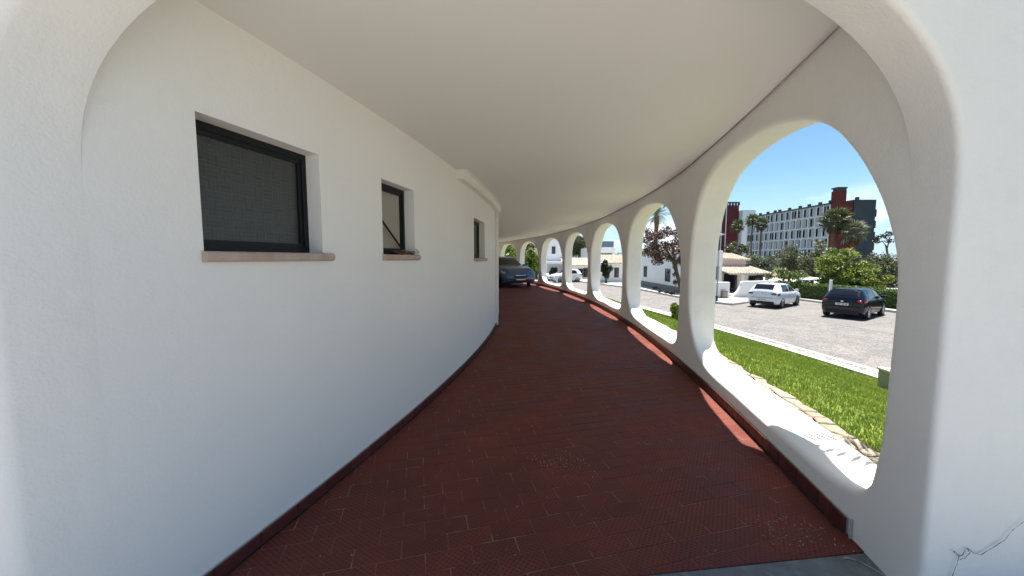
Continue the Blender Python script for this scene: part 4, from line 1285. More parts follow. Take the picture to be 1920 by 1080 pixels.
MB().box(-.18, .18, -.1, .14, 0, .55).build('body', M['utility'], ub); MB().box(-.13, .13, -.12, -.101, .08, .46).build('door', M['box_metal'], ub)
# lamp post
lp = thing('lamp_post', 'slim dark street lamp post on the pavement corner in front of the white garden wall', 'lamp post', (13.98, 25.1, ZP))
HL = 4.45
MB().tube([(0, 0, 0), (0, 0, .35), (0, 0, .36), (0, 0, HL)], [.08, .08, .05, .035], 10).build('pole', M['lamp_metal'], lp, smooth=True)
MB().tube([(0, 0, HL - .02), (0, 0, HL + .05), (0, 0, HL + .09), (0, 0, HL + .12)], [.05, .33, .30, .05], 16).build('lamp_head', M['lamp_head'], lp, smooth=True)

# villa opposite (seen through the second arch)
v2 = thing('villa', 'plain white house with one small square window, seen through the second arch', 'house', (0, 0, 0))
bevel(MB().box(14.05, 16.2, 30.6, 41, ZP - .02, 2.25).build('wall', M['villa'], v2), .05)
wbar_window(v2, (14.05, 33.3, at(1255, 516, 33.3).z), .95, 1.05, 1, 0)
wbar_window(v2, (14.05, 38.9, .1), .8, 1.0, 1, 0)
tiled_roof(v2, [(13.85, 41.2, 2.2), (13.85, 30.4, 2.2), (16.2, 30.4, 2.9), (16.2, 41.2, 2.9)])
MB().box(13.98, 14.045, 30.5, 41.1, ZP - .02, ZP + .5).build('plinth', M['utility'], v2)
# villas further along the bend
def box_villa(label, x0, x1, y0, y1, zt, wins=(), roof=None, name='villa', mt='villa', rz=0):
    v = thing(name, label, 'house', ((x0 + x1) / 2, (y0 + y1) / 2, 0), 0)
    lx, ly = (x0 + x1) / 2, (y0 + y1) / 2
    bevel(MB().box(x0 - lx, x1 - lx, y0 - ly, y1 - ly, ZP - .4, zt).build('wall', M[mt], v), .04)
    for (px, py, w, h) in wins:
        c = at(px, py, y0)
        wbar_window(v, (c.x - lx, y0 - ly, c.z), w, h, 1, 0, face='-y')
    if roof == 'tile': tiled_roof(v, [(x0 - lx - .3, y0 - ly - .3, zt - .02), (x1 - lx + .3, y0 - ly - .3, zt - .02), (x1 - lx + .3, y0 - ly + 3, zt + 1.0), (x0 - lx - .3, y0 - ly + 3, zt + 1.0)])
    elif roof: MB().box(x0 - lx - .15, x1 - lx + .15, y0 - ly - .15, y1 - ly + .15, zt + .003, zt + .2).build('roof', M[roof], v)
    return v
def xz(px, py, Y):
    p = at(px, py, Y); return p.x, p.z
# through the third arch
box_villa('small low white house beside a dark shrub, seen through the third arch', xz(1146, 0, 45.5)[0], 19.0, 45.5, 52, xz(0, 493, 45.5)[1], [(1156, 511, .45, 1.1)], 'tile')
box_villa('two-storey white house with a long strip window, seen through the third arch', xz(1118, 0, 62)[0], xz(1164, 0, 62)[0], 62, 72, xz(0, 464, 62)[1], [(1136, 479, 2.0, .6)], None)
box_villa('house with a blue-grey upper storey on the slope, seen through the third arch', xz(1131, 0, 76)[0], xz(1161, 0, 76)[0], 76, 84, xz(0, 452, 76)[1], [], None, mt='villa_blue')
# through the fourth arch
box_villa('long low white house with pale roof behind the white hatchback', xz(1066, 0, 53)[0], xz(1112, 0, 53)[0], 53, 60, xz(0, 497, 53)[1], [(1088, 511, .7, 1.0), (1099, 511, .7, 1.2)], 'tile')
box_villa('small white house high on the slope with a dark window, seen through the fourth arch', xz(1089, 0, 78)[0], xz(1106, 0, 78)[0], 78, 84, xz(0, 466, 78)[1], [(1096, 475, .9, .7)], None)
# through the fifth arch: tall gable and car port
v = thing('villa', 'tall pale gabled house with one upright window, seen through the fifth arch', 'house', (0, 0, 0))
P = [at(px, py, 56) for px, py in ((1018, 500), (1018, 462), (1036, 440), (1056, 462), (1056, 500))]
q = MB()
for p_ in P: q.v.append((p_.x, 56, p_.z if p_.z > .6 else ZP))
for p_ in P: q.v.append((p_.x, 64, p_.z if p_.z > .6 else ZP))
q.f += [(0, 1, 2, 3, 4), (9, 8, 7, 6, 5), (1, 6, 7, 2), (2, 7, 8, 3), (0, 5, 6, 1), (3, 8, 9, 4)]
q.build('wall', M['villa'], v)
c = at(1038, 469, 56); wbar_window(v, (c.x, 56, c.z), .45, 1.0, 0, 0, face='-y')
cp = thing('car_port', 'flat white car port roof on two posts above the parked white cars', 'car port', (0, 0, 0))
xa, za = xz(1022, 491, 52); xb, zb = xz(1058, 491, 52)
MB().box(xa, xb, 52, 55.6, za - .3, za).build('roof', M['villa'], cp)
for x in (xa + .15, xb - .15): MB().box(x - .12, x + .12, 52.1, 52.3, ZP - .2, za - .3).build('post', M['villa'], cp)

# white sail canopy and post behind the hedge
cn_ = thing('sun_canopy', 'flat white canvas canopy on thin posts between the trees behind the hedge', 'canopy', (0, 0, 0))
A, B_, C_ = at(1495, 516, 31), at(1558, 524, 29), at(1500, 524, 27.5)
q = MB(); q.tri(A, B_, C_); q.tri(A - Vector((0, 0, .03)), C_ - Vector((0, 0, .03)), B_ - Vector((0, 0, .03))); q.quad(C_, B_, B_ - Vector((0, 0, .09)), C_ - Vector((0, 0, .09)))
q.build('canvas', M['canvas'], cn_)
for p_ in (A, B_, C_): MB().tube([(p_.x, p_.y, ZP), (p_.x, p_.y, p_.z - .05)], .035, 6).build('post', M['lamp_metal'], cn_)
p_ = at(1570, 535, 24.5)
tag(bevel(MB().box(p_.x - .07, p_.x + .07, 24.93, 25.07, ZP, at(1570, 525, 24.9).z).build('garden_post', M['villa']), .02), 'short white square post rising behind the hedge', 'post')

# ------------------------------------------------------------------ hedge
hd = thing('hedge', 'clipped green hedge along the pavement behind the parked cars', 'hedge', (22.6, 20, ZP))
HP = [Vector((22.9, 6, 0)), Vector((22.9, 14, 0)), Vector((22.8, 20.5, 0)), Vector((22.4, 24.5, 0)), Vector((21.7, 28.3, 0)), Vector((19.6, 28.9, 0))]
q = MB(); VV = []; 
HH = 1.06
for a, b in zip(HP, HP[1:]):
    d = (b - a).normalized(); n_ = Vector((-d.y, d.x, 0)); o_ = [a - n_ * .4, a + n_ * .4, b + n_ * .4, b - n_ * .4]
    q.prism([(p.x - 22.6, p.y - 20) for p in (o_[0], o_[3], o_[2], o_[1])][::1], 0, HH - .12)
q.build('branches', M['leaf_dark'], hd)
nL = 34000; seg = rng.integers(0, len(HP) - 1, nL)
lens = np.array([(b - a).length for a, b in zip(HP, HP[1:])]); seg = rng.choice(len(HP) - 1, nL, p=lens / lens.sum())
A_ = np.array([[p.x, p.y] for p in HP]); d_ = A_[seg + 1] - A_[seg]; t = rng.random(nL)[:, None]
d_n = d_ / np.linalg.norm(d_, axis=1)[:, None]; nn = np.c_[-d_n[:, 1], d_n[:, 0]]
face = rng.random(nL); off = np.where(face < .4, rng.uniform(-.5, .5, nL), np.where(face < .9, .46 + rng.normal(0, .035, nL), -.46 + rng.normal(0, .03, nL)))
zz_ = np.where(face < .4, HH - .03 + rng.normal(0, .035, nL), rng.uniform(.0, HH, nL))
ctr = np.c_[A_[seg] + d_ * t + nn * off[:, None], zz_]
ctr[:, 0] -= 22.6; ctr[:, 1] -= 20
a_ = rng.normal(size=(nL, 3)); a_ /= np.linalg.norm(a_, axis=1)[:, None]; b_ = rng.normal(size=(nL, 3)); b_ -= (a_ * b_).sum(1)[:, None] * a_; b_ /= np.linalg.norm(b_, axis=1)[:, None]
sz = rng.uniform(.025, .055, nL)[:, None]
V = np.stack([ctr - a_ * sz, ctr + b_ * sz * .6, ctr + a_ * sz, ctr - b_ * sz * .6], 1).reshape(-1, 3)
from_np('foliage', V, np.arange(nL * 4).reshape(-1, 4), M['hedge'], hd)

# ------------------------------------------------------------------ trees behind the car park
def base_at(px, Y, z=ZP): p = at(px, 500, Y); return (p.x, Y, z)
def tree_px(name, label, cat, px0, px1, py0, py1, Y, leaf, n, m, **kw):
    """crown fills the pixel box at depth Y"""
    pa, pb = at(px0, py0, Y), at(px1, py1, Y)
    w = (pb.x - pa.x) / 2; h = (pa.z - pb.z) / 2; zc = (pa.z + pb.z) / 2 - ZP
    return leafy_tree(name, label, cat, ((pa.x + pb.x) / 2, Y, ZP), w * 1.05, h * 1.05, w * .9, zc, leaf, n, m, **kw)
G1 = 'olive-grey trees in front of the hotel'
tree_px('broadleaf_tree', 'largest yellow-green broadleaf tree with glossy leaves, behind the hedge between the two parked cars', 'tree', 1512, 1640, 452, 552, 27.5, .115, 7500, M['leaf_bright'], nclump=46, rmin=.13, rmax=.26, aspect=.42)
tree_px('broadleaf_tree', 'small spreading green tree above the roof of the parked white car', 'tree', 1436, 1528, 494, 556, 29, .10, 4200, M['leaf_mid'], nclump=34, rmin=.13, rmax=.28, aspect=.42)
tree_px('broadleaf_tree', 'bright green young tree rising above the hedge behind the black car', 'tree', 1615, 1672, 500, 556, 25.2, .10, 3200, M['leaf_bright'], nclump=26, rmin=.15, rmax=.3)
tree_px('shrub', 'rounded green shrub above the hedge at the right of the big glossy tree', 'shrub', 1585, 1630, 518, 550, 25.8, .08, 1800, M['leaf_mid'], nclump=16)
tree_px('shrub', 'green shrub between the white post and the small spreading tree', 'shrub', 1538, 1575, 520, 550, 26.6, .08, 1500, M['leaf_mid'], nclump=14)
tree_px('olive_tree', 'grey-green olive tree behind the villa roof, below the two slender palms', 'tree', 1398, 1462, 468, 520, 44, .10, 5200, M['leaf_olive'], nclump=30, group=G1)
tree_px('olive_tree', 'wide grey-green olive tree in front of the middle of the hotel', 'tree', 1450, 1512, 456, 525, 46, .10, 6500, M['leaf_olive'], nclump=34, group=G1)
tree_px('olive_tree', 'grey-green olive tree left of the big glossy tree', 'tree', 1498, 1552, 462, 530, 43, .10, 5200, M['leaf_olive'], nclump=30, group=G1)
tree_px('olive_tree', 'dark grey-green tree at the right edge of the first arch', 'tree', 1618, 1700, 458, 556, 38, .11, 9000, M['leaf_olive'], nclump=50, group=G1)
tree_px('olive_tree', 'dark grey-green tree filling the gap below the big palms', 'tree', 1548, 1625, 468, 545, 40, .11, 7000, M['leaf_olive'], nclump=40, group=G1)
tree_px('shrub', 'pale flowering shrub at the foot of the red hotel tower', 'shrub', 1362, 1402, 448, 484, 48, .12, 2600, M['leaf_olive'], nclump=18)
tree_px('evergreen_tree', 'dark evergreen tree behind the head of the lamp post', 'tree', 1326, 1346, 420, 475, 55, .14, 1800, M['leaf_dark'], nclump=16)
tree_px('shrub', 'dark mass of shrubs behind the villa porch roof', 'shrub', 1395, 1450, 488, 515, 36, .09, 3000, M['leaf_dark'], nclump=18)
# spindly bare-topped tree at the right
t = thing('spindly_tree', 'spindly tree with a bent dark branch and small leaf tufts against the sky', 'tree', base_at(1662, 42))
q = MB(); b0 = Vector(t.location)
def rl(px, py): return at(px, py, 42) - b0
q.tube([(0, 0, 0), rl(1668, 500), rl(1662, 462), rl(1655, 452), rl(1642, 458)], [.16, .13, .10, .08, .03], 7)
q.tube([rl(1664, 465), rl(1668, 447), rl(1664, 434)], [.06, .04, .02], 6); q.tube([rl(1666, 452), rl(1672, 440)], [.04, .02], 5)
q.build('trunk', M['bark'], t, smooth=True)
cl = [(tuple(rl(px, py)), (.48, .48, .28), 1) for px, py in ((1644, 446), (1657, 443), (1668, 452), (1670, 437), (1640, 452))]
V, F = leaf_cloud(420, cl, .12); from_np('crown', V, F, M['leaf_dark'], t)

# palms
def palm_px(label, px, py_c, Y, r_px, nf, m, **kw):
    c = at(px, py_c, Y); base = (c.x, Y, ZP)
    return palm(label, base, c.z - ZP, r_px * Y / 693, nf, m, **kw)
palm_px('slender fan palm nearest the red hotel tower, darkest of the three slender palms', 1384, 424, 80, 13, 34, M['frond'], trunk_r=.14, skirt=10)
palm_px('slender fan palm before the hotel, left one of the close pair', 1411, 414, 78, 15, 36, M['frond'], trunk_r=.13, tm='bark')
palm_px('slender fan palm before the hotel, right one of the close pair', 1428, 420, 76, 14, 36, M['frond'], trunk_r=.15, skirt=12, tm='bark')
palm_px('big fan palm with a shaggy reddish trunk in front of the red tower', 1566, 414, 56, 28, 46, M['frond'], trunk_r=.38, skirt=30, droop=.4)
palm_px('big silvery fan palm in front of the grey hotel gable', 1601, 436, 54, 25, 44, M['frond_pale'], trunk_r=.3, skirt=16, droop=.5)
palm_px('small palm half hidden among the olive trees left of the big palms', 1538, 462, 50, 13, 22, M['frond'], trunk_r=.15)
palm_px('palm with a red-brown trunk seen through the second arch above the purple tree', 1231, 405, 50, 27, 26, M['frond'], trunk_r=.25, fan=False, droop=.5)

# purple-leaved tree on the lawn
t = thing('purple_leaf_tree', 'dark purple-leaved tree with a leaning trunk, seen through the second arch', 'tree', (6.62, 14.0, -1.2))
b0 = Vector(t.location)
def pl_(px, py, Y=14.0): return at(px, py, Y) - b0
q = MB(); q.tube([(0, 0, 0), pl_(1278, 545), pl_(1270, 515), pl_(1262, 490), pl_(1246, 462)], [.10, .085, .07, .055, .03], 8)
q.tube([pl_(1270, 512), pl_(1262, 470), pl_(1268, 440)], [.05, .035, .015], 6); q.tube([pl_(1262, 490), pl_(1235, 470), pl_(1212, 455)], [.04, .03, .012], 6)
q.tube([pl_(1272, 545), pl_(1250, 548), pl_(1228, 540)], [.02, .012, .006], 5); q.tube([pl_(1266, 500), pl_(1285, 460), pl_(1300, 430)], [.05, .03, .012], 6)
q.build('trunk', M['bark'], t, smooth=True)
cl = []
for k in range(44):
    px = random.uniform(1203, 1300); top_ = 425 + max(0, (1235 - px)) * .15 + max(0, 1250 - px) * .1
    py = random.uniform(430 - (12 if px < 1215 else 0), 500 - abs(px - 1262) * .55 + 8)
    cl.append((tuple(pl_(px, py, 14 + random.uniform(-.5, .5))), (.24, .24, .17), 1))
for px, py in ((1228, 540), (1238, 546), (1250, 548), (1260, 550)): cl.append((tuple(pl_(px, py)), (.09, .09, .05), .35))
for py in (500, 515, 530): cl.append((tuple(pl_(1266, py)), (.10, .10, .12), .4))
V, F = leaf_cloud(6500, cl, .042, aspect=.5); from_np('crown', V, F, M['leaf_purple'], t)
# round bush on the lawn
p_ = at(1266, 580, 12.6)
leafy_tree('round_bush', 'small round bright green bush on the lawn, low at the right of the second arch', 'bush', (p_.x + .08, 12.6, -.85), .34, .52, .34, .50, .045, 3600, M['leaf_bright'], nclump=18, trunk_r=.03, limbs=4, hollow=.2)
# small tree hugging the outside of the first pier: it throws the leaf shadows on the second sill
t = thing('slender_shrub', 'slender shrub growing just outside the pier between the first two arches', 'shrub', (4.45, 9.05, -.75))
q = MB(); q.tube([(0, 0, 0), (.02, .02, 1.6), (-.15, .0, 3.0), (-.75, -.05, 3.75)], [.035, .03, .022, .012], 6); q.build('trunk', M['bark'], t, smooth=True)
cl = [((random.uniform(-1.1, -.2), random.uniform(-.3, .25), random.uniform(3.35, 3.95)), (.13, .13, .08), 1) for k in range(11)]
V, F = leaf_cloud(170, cl, .05, aspect=.35); from_np('crown', V, F, M['leaf_mid'], t)
# palm outside, right of the frame: its fronds shade the near end of the first sill
palm('young feather palm beside the front wall, throwing leaf shadows on the first sill', (4.2, 2.95, ZS), 3.3, 1.5, 19, M['frond'], fan=False, trunk_r=.09, droop=.28)

# shrubs and trees at the bend
tree_px('cypress_shrub', 'dense dark green shrub beside the small low house, seen through the third arch', 'shrub', 1124, 1149, 486, 530, 44, .10, 5500, M['leaf_dark'], nclump=30, hollow=.2)
tree_px('cypress_shrub', 'tall rounded dark shrub under the car port, seen through the fifth arch', 'shrub', 1028, 1047, 495, 530, 50, .12, 3500, M['leaf_dark'], nclump=20, hollow=.2)
tree_px('olive_tree', 'dark green tree mass on the slope, filling the top of the fourth arch', 'tree', 1062, 1108, 436, 492, 74, .2, 5200, M['leaf_olive'], nclump=40)
tree_px('broadleaf_tree', 'bright leafy tree seen through the sixth arch', 'tree', 978, 1016, 455, 540, 30, .13, 2600, M['leaf_bright'], nclump=30)
tree_px('broadleaf_tree', 'bright leafy tree seen through the seventh arch behind the blue car', 'tree', 936, 975, 455, 540, 33, .13, 2600, M['leaf_bright'], nclump=30)
tree_px('broadleaf_tree', 'dark bare-branched tree crown above the bright leaves at the sixth arch', 'tree', 970, 1012, 448, 480, 40, .10, 1100, M['leaf_purple'], nclump=16)
tree_px('broadleaf_tree', 'dark tree crown behind the bright leaves at the seventh arch', 'tree', 934, 966, 452, 490, 42, .12, 1600, M['leaf_dark'], nclump=16)

# ------------------------------------------------------------------ cars
def car(label, loc, rz, paint, L_=4.05, W_=1.76, H_=1.45, plate=None, rimm='rim', tail='lamp_red', suv=False, steer=0, group=None):
    t = thing('parked_car', label, 'car', loc, rz, group)
    hL = L_ / 2
    # stations: x, z_bottom, half width at sill, half width max, z_belt, half width belt, half width roof, z_top
    k = H_ / 1.45; w = W_ / 2
    S = [(-hL, .36, w * .76, w * .86, .78 * k, w * .84, w * .62, .92 * k),
         (-hL + .05, .29, w * .86, w * .93, .88 * k, w * .88, w * .66, 1.02 * k),
         (-hL + .20, .24, w * .92, w * .975, .97 * k, w * .91, w * .66, 1.20 * k),
         (-hL + .44, .22, w * .94, w * 1.0, .99 * k, w * .935, w * .67, 1.40 * k),
         (-hL + .90, .21, w * .94, w * 1.0, .97 * k, w * .94, w * .69, 1.448 * k),
         (-hL + 1.50, .20, w * .93, w * .99, .95 * k, w * .93, w * .71, 1.45 * k),
         (-hL + 2.00, .20, w * .93, w * .99, .93 * k, w * .93, w * .71, 1.425 * k),
         (-hL + 2.40, .20, w * .93, w * .99, .92 * k, w * .92, w * .71, 1.34 * k),
         (-hL + 2.80, .20, w * .94, w * .99, .91 * k, w * .91, w * .73, 1.14 * k),
         (-hL + 3.10, .21, w * .94, w * .99, .89 * k, w * .905, w * .76, 1.00 * k),
         (hL - .60, .21, w * .94, w * .99, .85 * k, w * .89, w * .76, .95 * k),
         (hL - .28, .22, w * .93, w * .965, .78 * k, w * .87, w * .74, .88 * k),
         (hL - .10, .24, w * .88, w * .92, .68 * k, w * .82, w * .68, .78 * k),
         (hL, .30, w * .74, w * .82, .58 * k, w * .74, w * .60, .66 * k)]
    sc_ = (L_ - .0) / 4.05
    xs = [s[0] for s in S]
    def prm(x):
        """catmull-rom interpolation of the stations"""
        i = max(0, min(len(S) - 2, next((j for j in range(len(S) - 1) if S[j + 1][0] >= x), len(S) - 2)))
        p1, p2 = S[i], S[i + 1]; p0 = S[max(0, i - 1)]; p3 = S[min(len(S) - 1, i + 2)]
        u = (x - p1[0]) / (p2[0] - p1[0]) if p2[0] > p1[0] else 0
        r = []
        for c in range(1, 8):
            m1 = (p2[c] - p0[c]) / max(1e-6, p2[0] - p0[0]) * (p2[0] - p1[0]); m2 = (p3[c] - p1[c]) / max(1e-6, p3[0] - p1[0]) * (p2[0] - p1[0])
            h00 = 2 * u ** 3 - 3 * u * u + 1; h10 = u ** 3 - 2 * u * u + u; h01 = -2 * u ** 3 + 3 * u * u; h11 = u ** 3 - u * u
            r.append(h00 * p1[c] + h10 * m1 + h01 * p2[c] + h11 * m2)
        return r
    def ring(x):
        zb, ws, wm, zbelt, wbelt, wroof, zt = prm(x)
        zm = zb + (zbelt - zb) * .55
        base = [(0, zb), (ws * .9, zb), (ws, zb + .05), (wm * .995, zb + (zbelt - zb) * .3), (wm, zm), (wm * .985, zb + (zbelt - zb) * .82), (wbelt + .008, zbelt - .01), (wbelt - .012, zbelt + .02)]
        up = zt - zbelt
        base += [(wbelt - (wbelt - wroof) * .35, zbelt + up * .42), (wroof + (wbelt - wroof) * .22, zbelt + up * .75), (wroof * .97, zbelt + up * .93), (wroof * .78, zt - .004), (wroof * .4, zt + .008), (0, zt + .012)]
        return base
    nx = 72; X = [-hL + L_ * i / nx for i in range(nx + 1)]
    m_ = MB(); nr = None
    for x in X:
        r = ring(x); full = [(x, y, z) for y, z in r] + [(x, -y, z) for y, z in r[-2:0:-1]]
        nr = len(full); m_.v += full
    for i in range(nx):
        for j in range(nr):
            j2 = (j + 1) % nr; m_.f.append((i * nr + j, (i + 1) * nr + j, (i + 1) * nr + j2, i * nr + j2))
    m_.f.append(tuple(range(nr))); m_.f.append(tuple(nx * nr + j for j in range(nr))[::-1])
    body = m_.build('body', M[paint], t, smooth=True)
    WR = .338 * (1.13 if suv else 1.0); wx = (-hL + .72, hL - .83)
    c_ = MB()
    for x in wx:
        for sg in (-1, 1):
            ys = sorted((sg * (w - .26), sg * (w + .2)))
            c_.tube([(x, ys[0], WR + .01), (x, ys[1], WR + .01)], WR + .055, 28)
    cut = c_.build('cutter', M['car_trim'])
    bmm = bmesh.new(); bmm.from_mesh(body.data); bmesh.ops.recalc_face_normals(bmm, faces=bmm.faces); bmm.to_mesh(body.data); bmm.free()
    bmm = bmesh.new(); bmm.from_mesh(cut.data); bmesh.ops.recalc_face_normals(bmm, faces=bmm.faces); bmm.to_mesh(cut.data); bmm.free()
    md = body.modifiers.new('b', 'BOOLEAN'); md.operation = 'DIFFERENCE'; md.object = cut; md.solver = 'EXACT'
    bpy.context.view_layer.update()
    dg = bpy.context.evaluated_depsgraph_get()
    me2 = bpy.data.meshes.new_from_object(body.evaluated_get(dg)); body.modifiers.clear(); old = body.data; body.data = me2
    bpy.data.meshes.remove(old); bpy.data.objects.remove(cut)
    if len(body.data.materials) > 1:
        body.data.materials[1] = M['car_trim']
    body.data.polygons.foreach_set('use_smooth', [True] * len(body.data.polygons))
    try: body.data.set_sharp_from_angle(angle=R_(40))
    except Exception: pass
    # surface look-ups
    def side_y(x, z):
        r = ring(x)
        for (y0, z0), (y1, z1) in zip(r[2:], r[3:]):
            if z0 <= z <= z1 and z1 > z0: return y0 + (y1 - y0) * (z - z0) / (z1 - z0)
        return r[-4][0]
    def top_z(x, y):
        r = ring(x); y = abs(y)
        for (y0, z0), (y1, z1) in zip(r[::-1], r[::-1][1:]):
            if y0 <= y <= y1 and y1 > y0: return z0 + (z1 - z0) * (y - y0) / (y1 - y0)
        return r[6][1]
    def side_panel(name, m, bot, top, off=.008, nu=10, nv=5, sides=(-1, 1)):
        """bot/top: polyline of (x,z)"""
        def ev(P, u):
            q_ = u * (len(P) - 1); i = min(len(P) - 2, int(q_)); f_ = q_ - i
            return P[i][0] + (P[i + 1][0] - P[i][0]) * f_, P[i][1] + (P[i + 1][1] - P[i][1]) * f_
        for sg in sides:
            q_ = MB()
            for i in range(nu + 1):
                b = ev(bot, i / nu); tt_ = ev(top, i / nu)
                for j in range(nv + 1):
                    x = b[0] + (tt_[0] - b[0]) * j / nv; z = b[1] + (tt_[1] - b[1]) * j / nv
                    q_.v.append((x, sg * (side_y(x, z) + off), z))
            for i in range(nu):
                for j in range(nv):
                    a = i * (nv + 1) + j; q_.f.append((a, a + nv + 1, a + nv + 2, a + 1) if sg < 0 else (a, a + 1, a + nv + 2, a + nv + 1))
            q_.build(name, M[m], t, smooth=True)
    bl = lambda x: prm(x)[3] + .025
    tp = lambda x: prm(x)[3] + (prm(x)[6] - prm(x)[3]) * .86
    x1, x2, x3, x4 = -hL + .58, -hL + .98, -hL + 1.78, -hL + 2.86
    side_panel('side_window', 'car_glass', [(x2 - .28, bl(x2)), (x3 - .03, bl(x3))], [(x2 - .06, tp(x2)), (x3 - .07, tp(x3))])
    side_panel('side_window', 'car_glass', [(x3 + .05, bl(x3)), (x4 - .06, bl(x4) + .02)], [(x3 + .02, tp(x3)), (-hL + 2.32, tp(-hL + 2.32))])
    # rear window & windscreen laid on the sloping ends
    def slope_panel(name, m, xa, xb, ya, yb, off=.010, nu=10, nv=8, par=t):
        q_ = MB()
        for i in range(nu + 1):
            u = i / nu; x = xa + (xb - xa) * u; hw = ya + (yb - ya) * u
            e = .02
            for j in range(nv + 1):
                y = -hw + 2 * hw * j / nv; z = top_z(x, y)
                dz = (top_z(min(hL, x + e), y) - top_z(max(-hL, x - e), y)) / (2 * e); n_ = Vector((-dz, 0, 1)).normalized()
                q_.v.append((x + n_.x * off, y, z + n_.z * off))
        for i in range(nu):
            for j in range(nv):
                a = i * (nv + 1) + j; q_.f.append((a, a + nv + 1, a + nv + 2, a + 1))
        return q_.build(name, M[m], par, smooth=True)
    slope_panel('rear_window', 'car_glass', -hL + .13, -hL + .46, w * .60, w * .58)
    slope_panel('windscreen', 'car_glass', -hL + 2.30, -hL + 3.02, w * .60, w * .68)
    # wheels
    for x in wx:
        for sg in (-1, 1):
            we = MB(); yo = sg * (w - .005)
            prof = [(-.19, WR * .70), (-.185, WR * .95), (-.14, WR), (-.03, WR), (.0, WR * .95), (.012, WR * .72)]
            n = 26; wt_ = MB()
            for (dy, r) in prof:
                for q__ in range(n):
                    a = 2 * math.pi * q__ / n; wt_.v.append((r * math.cos(a), sg * dy, r * math.sin(a)))
            for r_i in range(len(prof) - 1):
                for q__ in range(n):
                    q2 = (q__ + 1) % n; wt_.f.append((r_i * n + q__, r_i * n + q2, (r_i + 1) * n + q2, (r_i + 1) * n + q__))
            ty = wt_.build('wheel', M['tyre'], t, smooth=True); ty.location = (x, yo, WR)
            if x > 0 and steer: ty.rotation_euler = (0, 0, steer)
            rm = MB(); rr_ = WR * .70
            rm.tube([(0, -sg * .06, 0), (0, -sg * .05, 0)], rr_, n)
            rm.build('brake_backing', M['car_trim'], ty)
            rm = MB()
            for k_i in range(10):
                a = 2 * math.pi * k_i / 10; c0, s0 = math.cos(a), math.sin(a); pr = (-s0 * .022, c0 * .022)
                i0 = len(rm.v)
                for (rad_, yy_, wdt) in ((.04, .004, 1.0), (rr_ * .96, .0, 1.5)):
                    for sgn in (-1, 1):
                        for dd in (0, -.03): rm.v.append((c0 * rad_ + sgn * pr[0] * wdt, sg * (yy_ + dd), s0 * rad_ + sgn * pr[1] * wdt))
                rm.f += [(i0, i0 + 2, i0 + 6, i0 + 4), (i0, i0 + 4, i0 + 5, i0 + 1), (i0 + 2, i0 + 3, i0 + 7, i0 + 6)]
            for (ra, rb) in ((rr_ * .92, rr_ * 1.0), (0.0, .06)):
                i0 = len(rm.v)
                for q__ in range(n):
                    a = 2 * math.pi * q__ / n
                    rm.v.append((ra * math.cos(a), sg * .006, ra * math.sin(a))); rm.v.append((rb * math.cos(a), sg * .006, rb * math.sin(a)))
                for q__ in range(n):
                    q2 = (q__ + 1) % n; rm.f.append((i0 + 2 * q__, i0 + 2 * q2, i0 + 2 * q2 + 1, i0 + 2 * q__ + 1))
            rm.build('rim', M[rimm], ty)
    # rear end
    def end_panel(name, m, y0, y1, z0, z1, xoff, th=.03, rear=True, sides=(1,), bv=.012, par=t):
        for sg in sides:
            q_ = MB(); X0_ = (-hL + xoff) if rear else (hL - xoff)
            a, b = sorted((sg * y0, sg * y1)); xx_ = sorted((X0_, X0_ + (th if rear else -th)))
            q_.box(xx_[0], xx_[1], a, b, z0, z1); o_ = q_.build(name, M[m], par); bevel(o_, bv, 2)
    zt_ = prm(-hL + .05)[3]
    # tail lights wrap the corners: sit on the side and on the tail
    side_panel('tail_light', tail, [(-hL + .07, zt_ - .13 * k), (-hL + .34, zt_ - .06 * k)], [(-hL + .08, zt_ + .01), (-hL + .36, zt_ + .045)], off=.012, nu=6, nv=3)
    end_panel('tail_light', tail, w * .52, w * .86, zt_ - .10 * k, zt_ + .05, .0, .09, sides=(-1, 1), bv=.03)
    end_panel('rear_bumper', paint, -w * .80, w * .80, .44, .62 * k, -.035, .12, bv=.03)
    end_panel('bumper_trim', 'car_trim', -w * .74, w * .74, .24, .42, -.03, .12, bv=.02)
    end_panel('tailgate_seam', 'car_trim', -w * .66, w * .66, .635 * k, .643 * k, -.010, .05, bv=.001)
    pq = MB(); pq.box(-hL - (.046 if plate == 'bumper' else .014), -hL - (.036 if plate == 'bumper' else .004), -.26, .26, (.47 if plate == 'bumper' else .66 * k), (.58 if plate == 'bumper' else .66 * k + .11))
    pl2 = pq.build('number_plate', M['plate'], t)
    if group != 'far':
        pc = MB(); zc_ = .525 if plate == 'bumper' else .66 * k + .055; xp = -hL - (.0475 if plate == 'bumper' else .0155)
        for i_, yy_ in enumerate((-.19, -.145, -.06, -.015, .07, .115, .16)): pc.box(xp, xp + .001, yy_ - .012, yy_ + .014, zc_ - .03, zc_ + .03)
        pc.build('plate_marks', M['plate_ink'], pl2)
    end_panel('badge', 'chrome', -.05, .05, zt_ - .07, zt_ + .02, -.016, .03)
    # rear spoiler & wiper
    q_ = MB(); q_.box(-hL + .40, -hL + .62, -w * .60, w * .60, 1.405 * k, 1.43 * k); bevel(q_.build('spoiler', M[paint], t), .01)
    # front end
    zf_ = prm(hL - .25)[3]
    side_panel('headlight', 'lamp_clear', [(hL - .42, zf_ - .06), (hL - .10, zf_ - .15)], [(hL - .50, zf_ + .02), (hL - .13, zf_ - .04)], off=.012, nu=5, nv=3)
    end_panel('headlight', 'lamp_clear', w * .44, w * .72, .50 * k, .58 * k, .03, .12, rear=False, sides=(-1, 1))
    end_panel('grille', 'car_trim', -w * .42, w * .42, .46 * k, .55 * k, -.012, .12, rear=False)
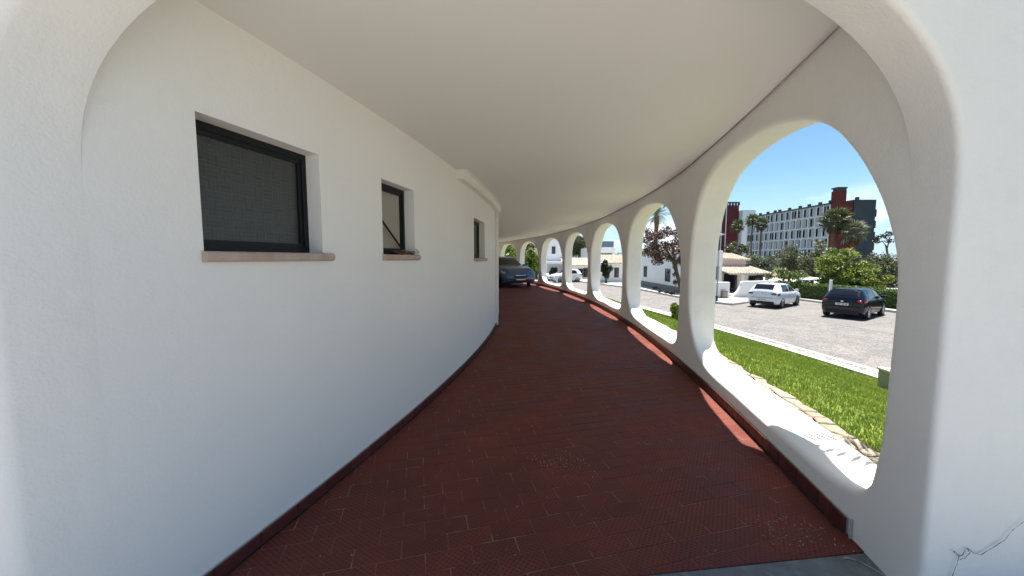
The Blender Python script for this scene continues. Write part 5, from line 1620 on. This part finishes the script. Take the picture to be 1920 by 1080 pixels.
    end_panel('lower_intake', 'car_trim', -w * .60, w * .60, .26, .38, -.010, .14, rear=False)
    end_panel('grille_bar', 'chrome', -w * .30, w * .30, .555 * k, .57 * k, -.016, .1, rear=False, bv=.002)
    q_ = MB(); q_.box(hL + .012, hL + .022, -.26, .26, .385, .45); q_.build('number_plate', M['plate'], t)
    for sg in (-1, 1):
        xm = -hL + 2.72; z = prm(xm)[3] + .10
        q_ = MB(); yy0, yy1 = sorted((sg * (w * .93), sg * (w * .93 + .19))); q_.box(xm - .05, xm + .07, yy0, yy1, z - .06, z + .07)
        bevel(q_.build('wing_mirror', M[paint], t), .03, 2)
        for xd in (-hL + 1.60, -hL + 1.02 + .75 * 1.9):
            zd = prm(xd)[3] - .10; q_ = MB(); ya = sg * side_y(xd, zd); q_.box(xd - .20, xd - .04, min(ya, ya + sg * .03), max(ya, ya + sg * .03), zd - .012, zd + .014); bevel(q_.build('door_handle', M[paint], t), .006, 1)
        side_panel('door_seam', 'car_trim', [(-hL + 1.80, .30), (-hL + 1.812, .30)], [(-hL + 1.80, prm(-hL + 1.8)[3]), (-hL + 1.812, prm(-hL + 1.8)[3])], off=.003, nu=1, nv=8, sides=(sg,))
        side_panel('door_seam', 'car_trim', [(-hL + 2.84, .30), (-hL + 2.852, .30)], [(-hL + 2.84, prm(-hL + 2.8)[3]), (-hL + 2.852, prm(-hL + 2.8)[3])], off=.003, nu=1, nv=8, sides=(sg,))
        side_panel('sill_trim', 'car_trim', [(wx[0] + WR + .07, .235), (wx[1] - WR - .07, .235)], [(wx[0] + WR + .07, .29), (wx[1] - WR - .07, .29)], off=.006, nu=4, nv=1, sides=(sg,))
    q_ = MB().tube([(-hL + 1.0, 0, 1.45 * k), (-hL + .92, 0, 1.50 * k)], [.02, .01], 6); q_.build('aerial', M['car_trim'], t)
    return t
ZC = ZR + .006
# centres from the wheel positions read off the photograph
a1 = R_(33)
c1 = Vector((18.35, 20.1, ZC)); car('black hatchback with silver wheels parked nose-in by the hedge, rear to the road', (18.35, 19.65, ZC), a1, 'car_black', 3.95, 1.78, 1.50)
car('white hatchback with dark rear window parked nose-in beside the curved garden wall', (17.75, 25.05, ZC) if False else (17.0, 23.75, ZC), R_(35), 'car_white', 3.95, 1.74, 1.48, plate='bumper', rimm='rim_dark', tail='lamp_smoke')
car('dark blue-grey car parked at the far end of the walkway with its front wheels turned', (-.42, 20.9, 0.0), math.atan2(-.92, .40), 'car_blue', 4.4, 1.90, 1.60, suv=True, rimm='rim_dark', steer=R_(-28))
p_ = at(1062, 528, 47.5); car('white hatchback parked by the low house at the bend, partly behind a pier', (p_.x - .1, 47.6, ZC), R_(200), 'car_white', 4.0, 1.76, 1.62, rimm='rim_dark', tail='lamp_smoke')
p_ = at(1031, 526, 50.5); car('white car deeper under the car port, only its nose showing left of the fifth arch', (p_.x - 1.6, 51.0, ZC), R_(-30), 'car_white', 4.1, 1.76, 1.45, rimm='rim_dark')
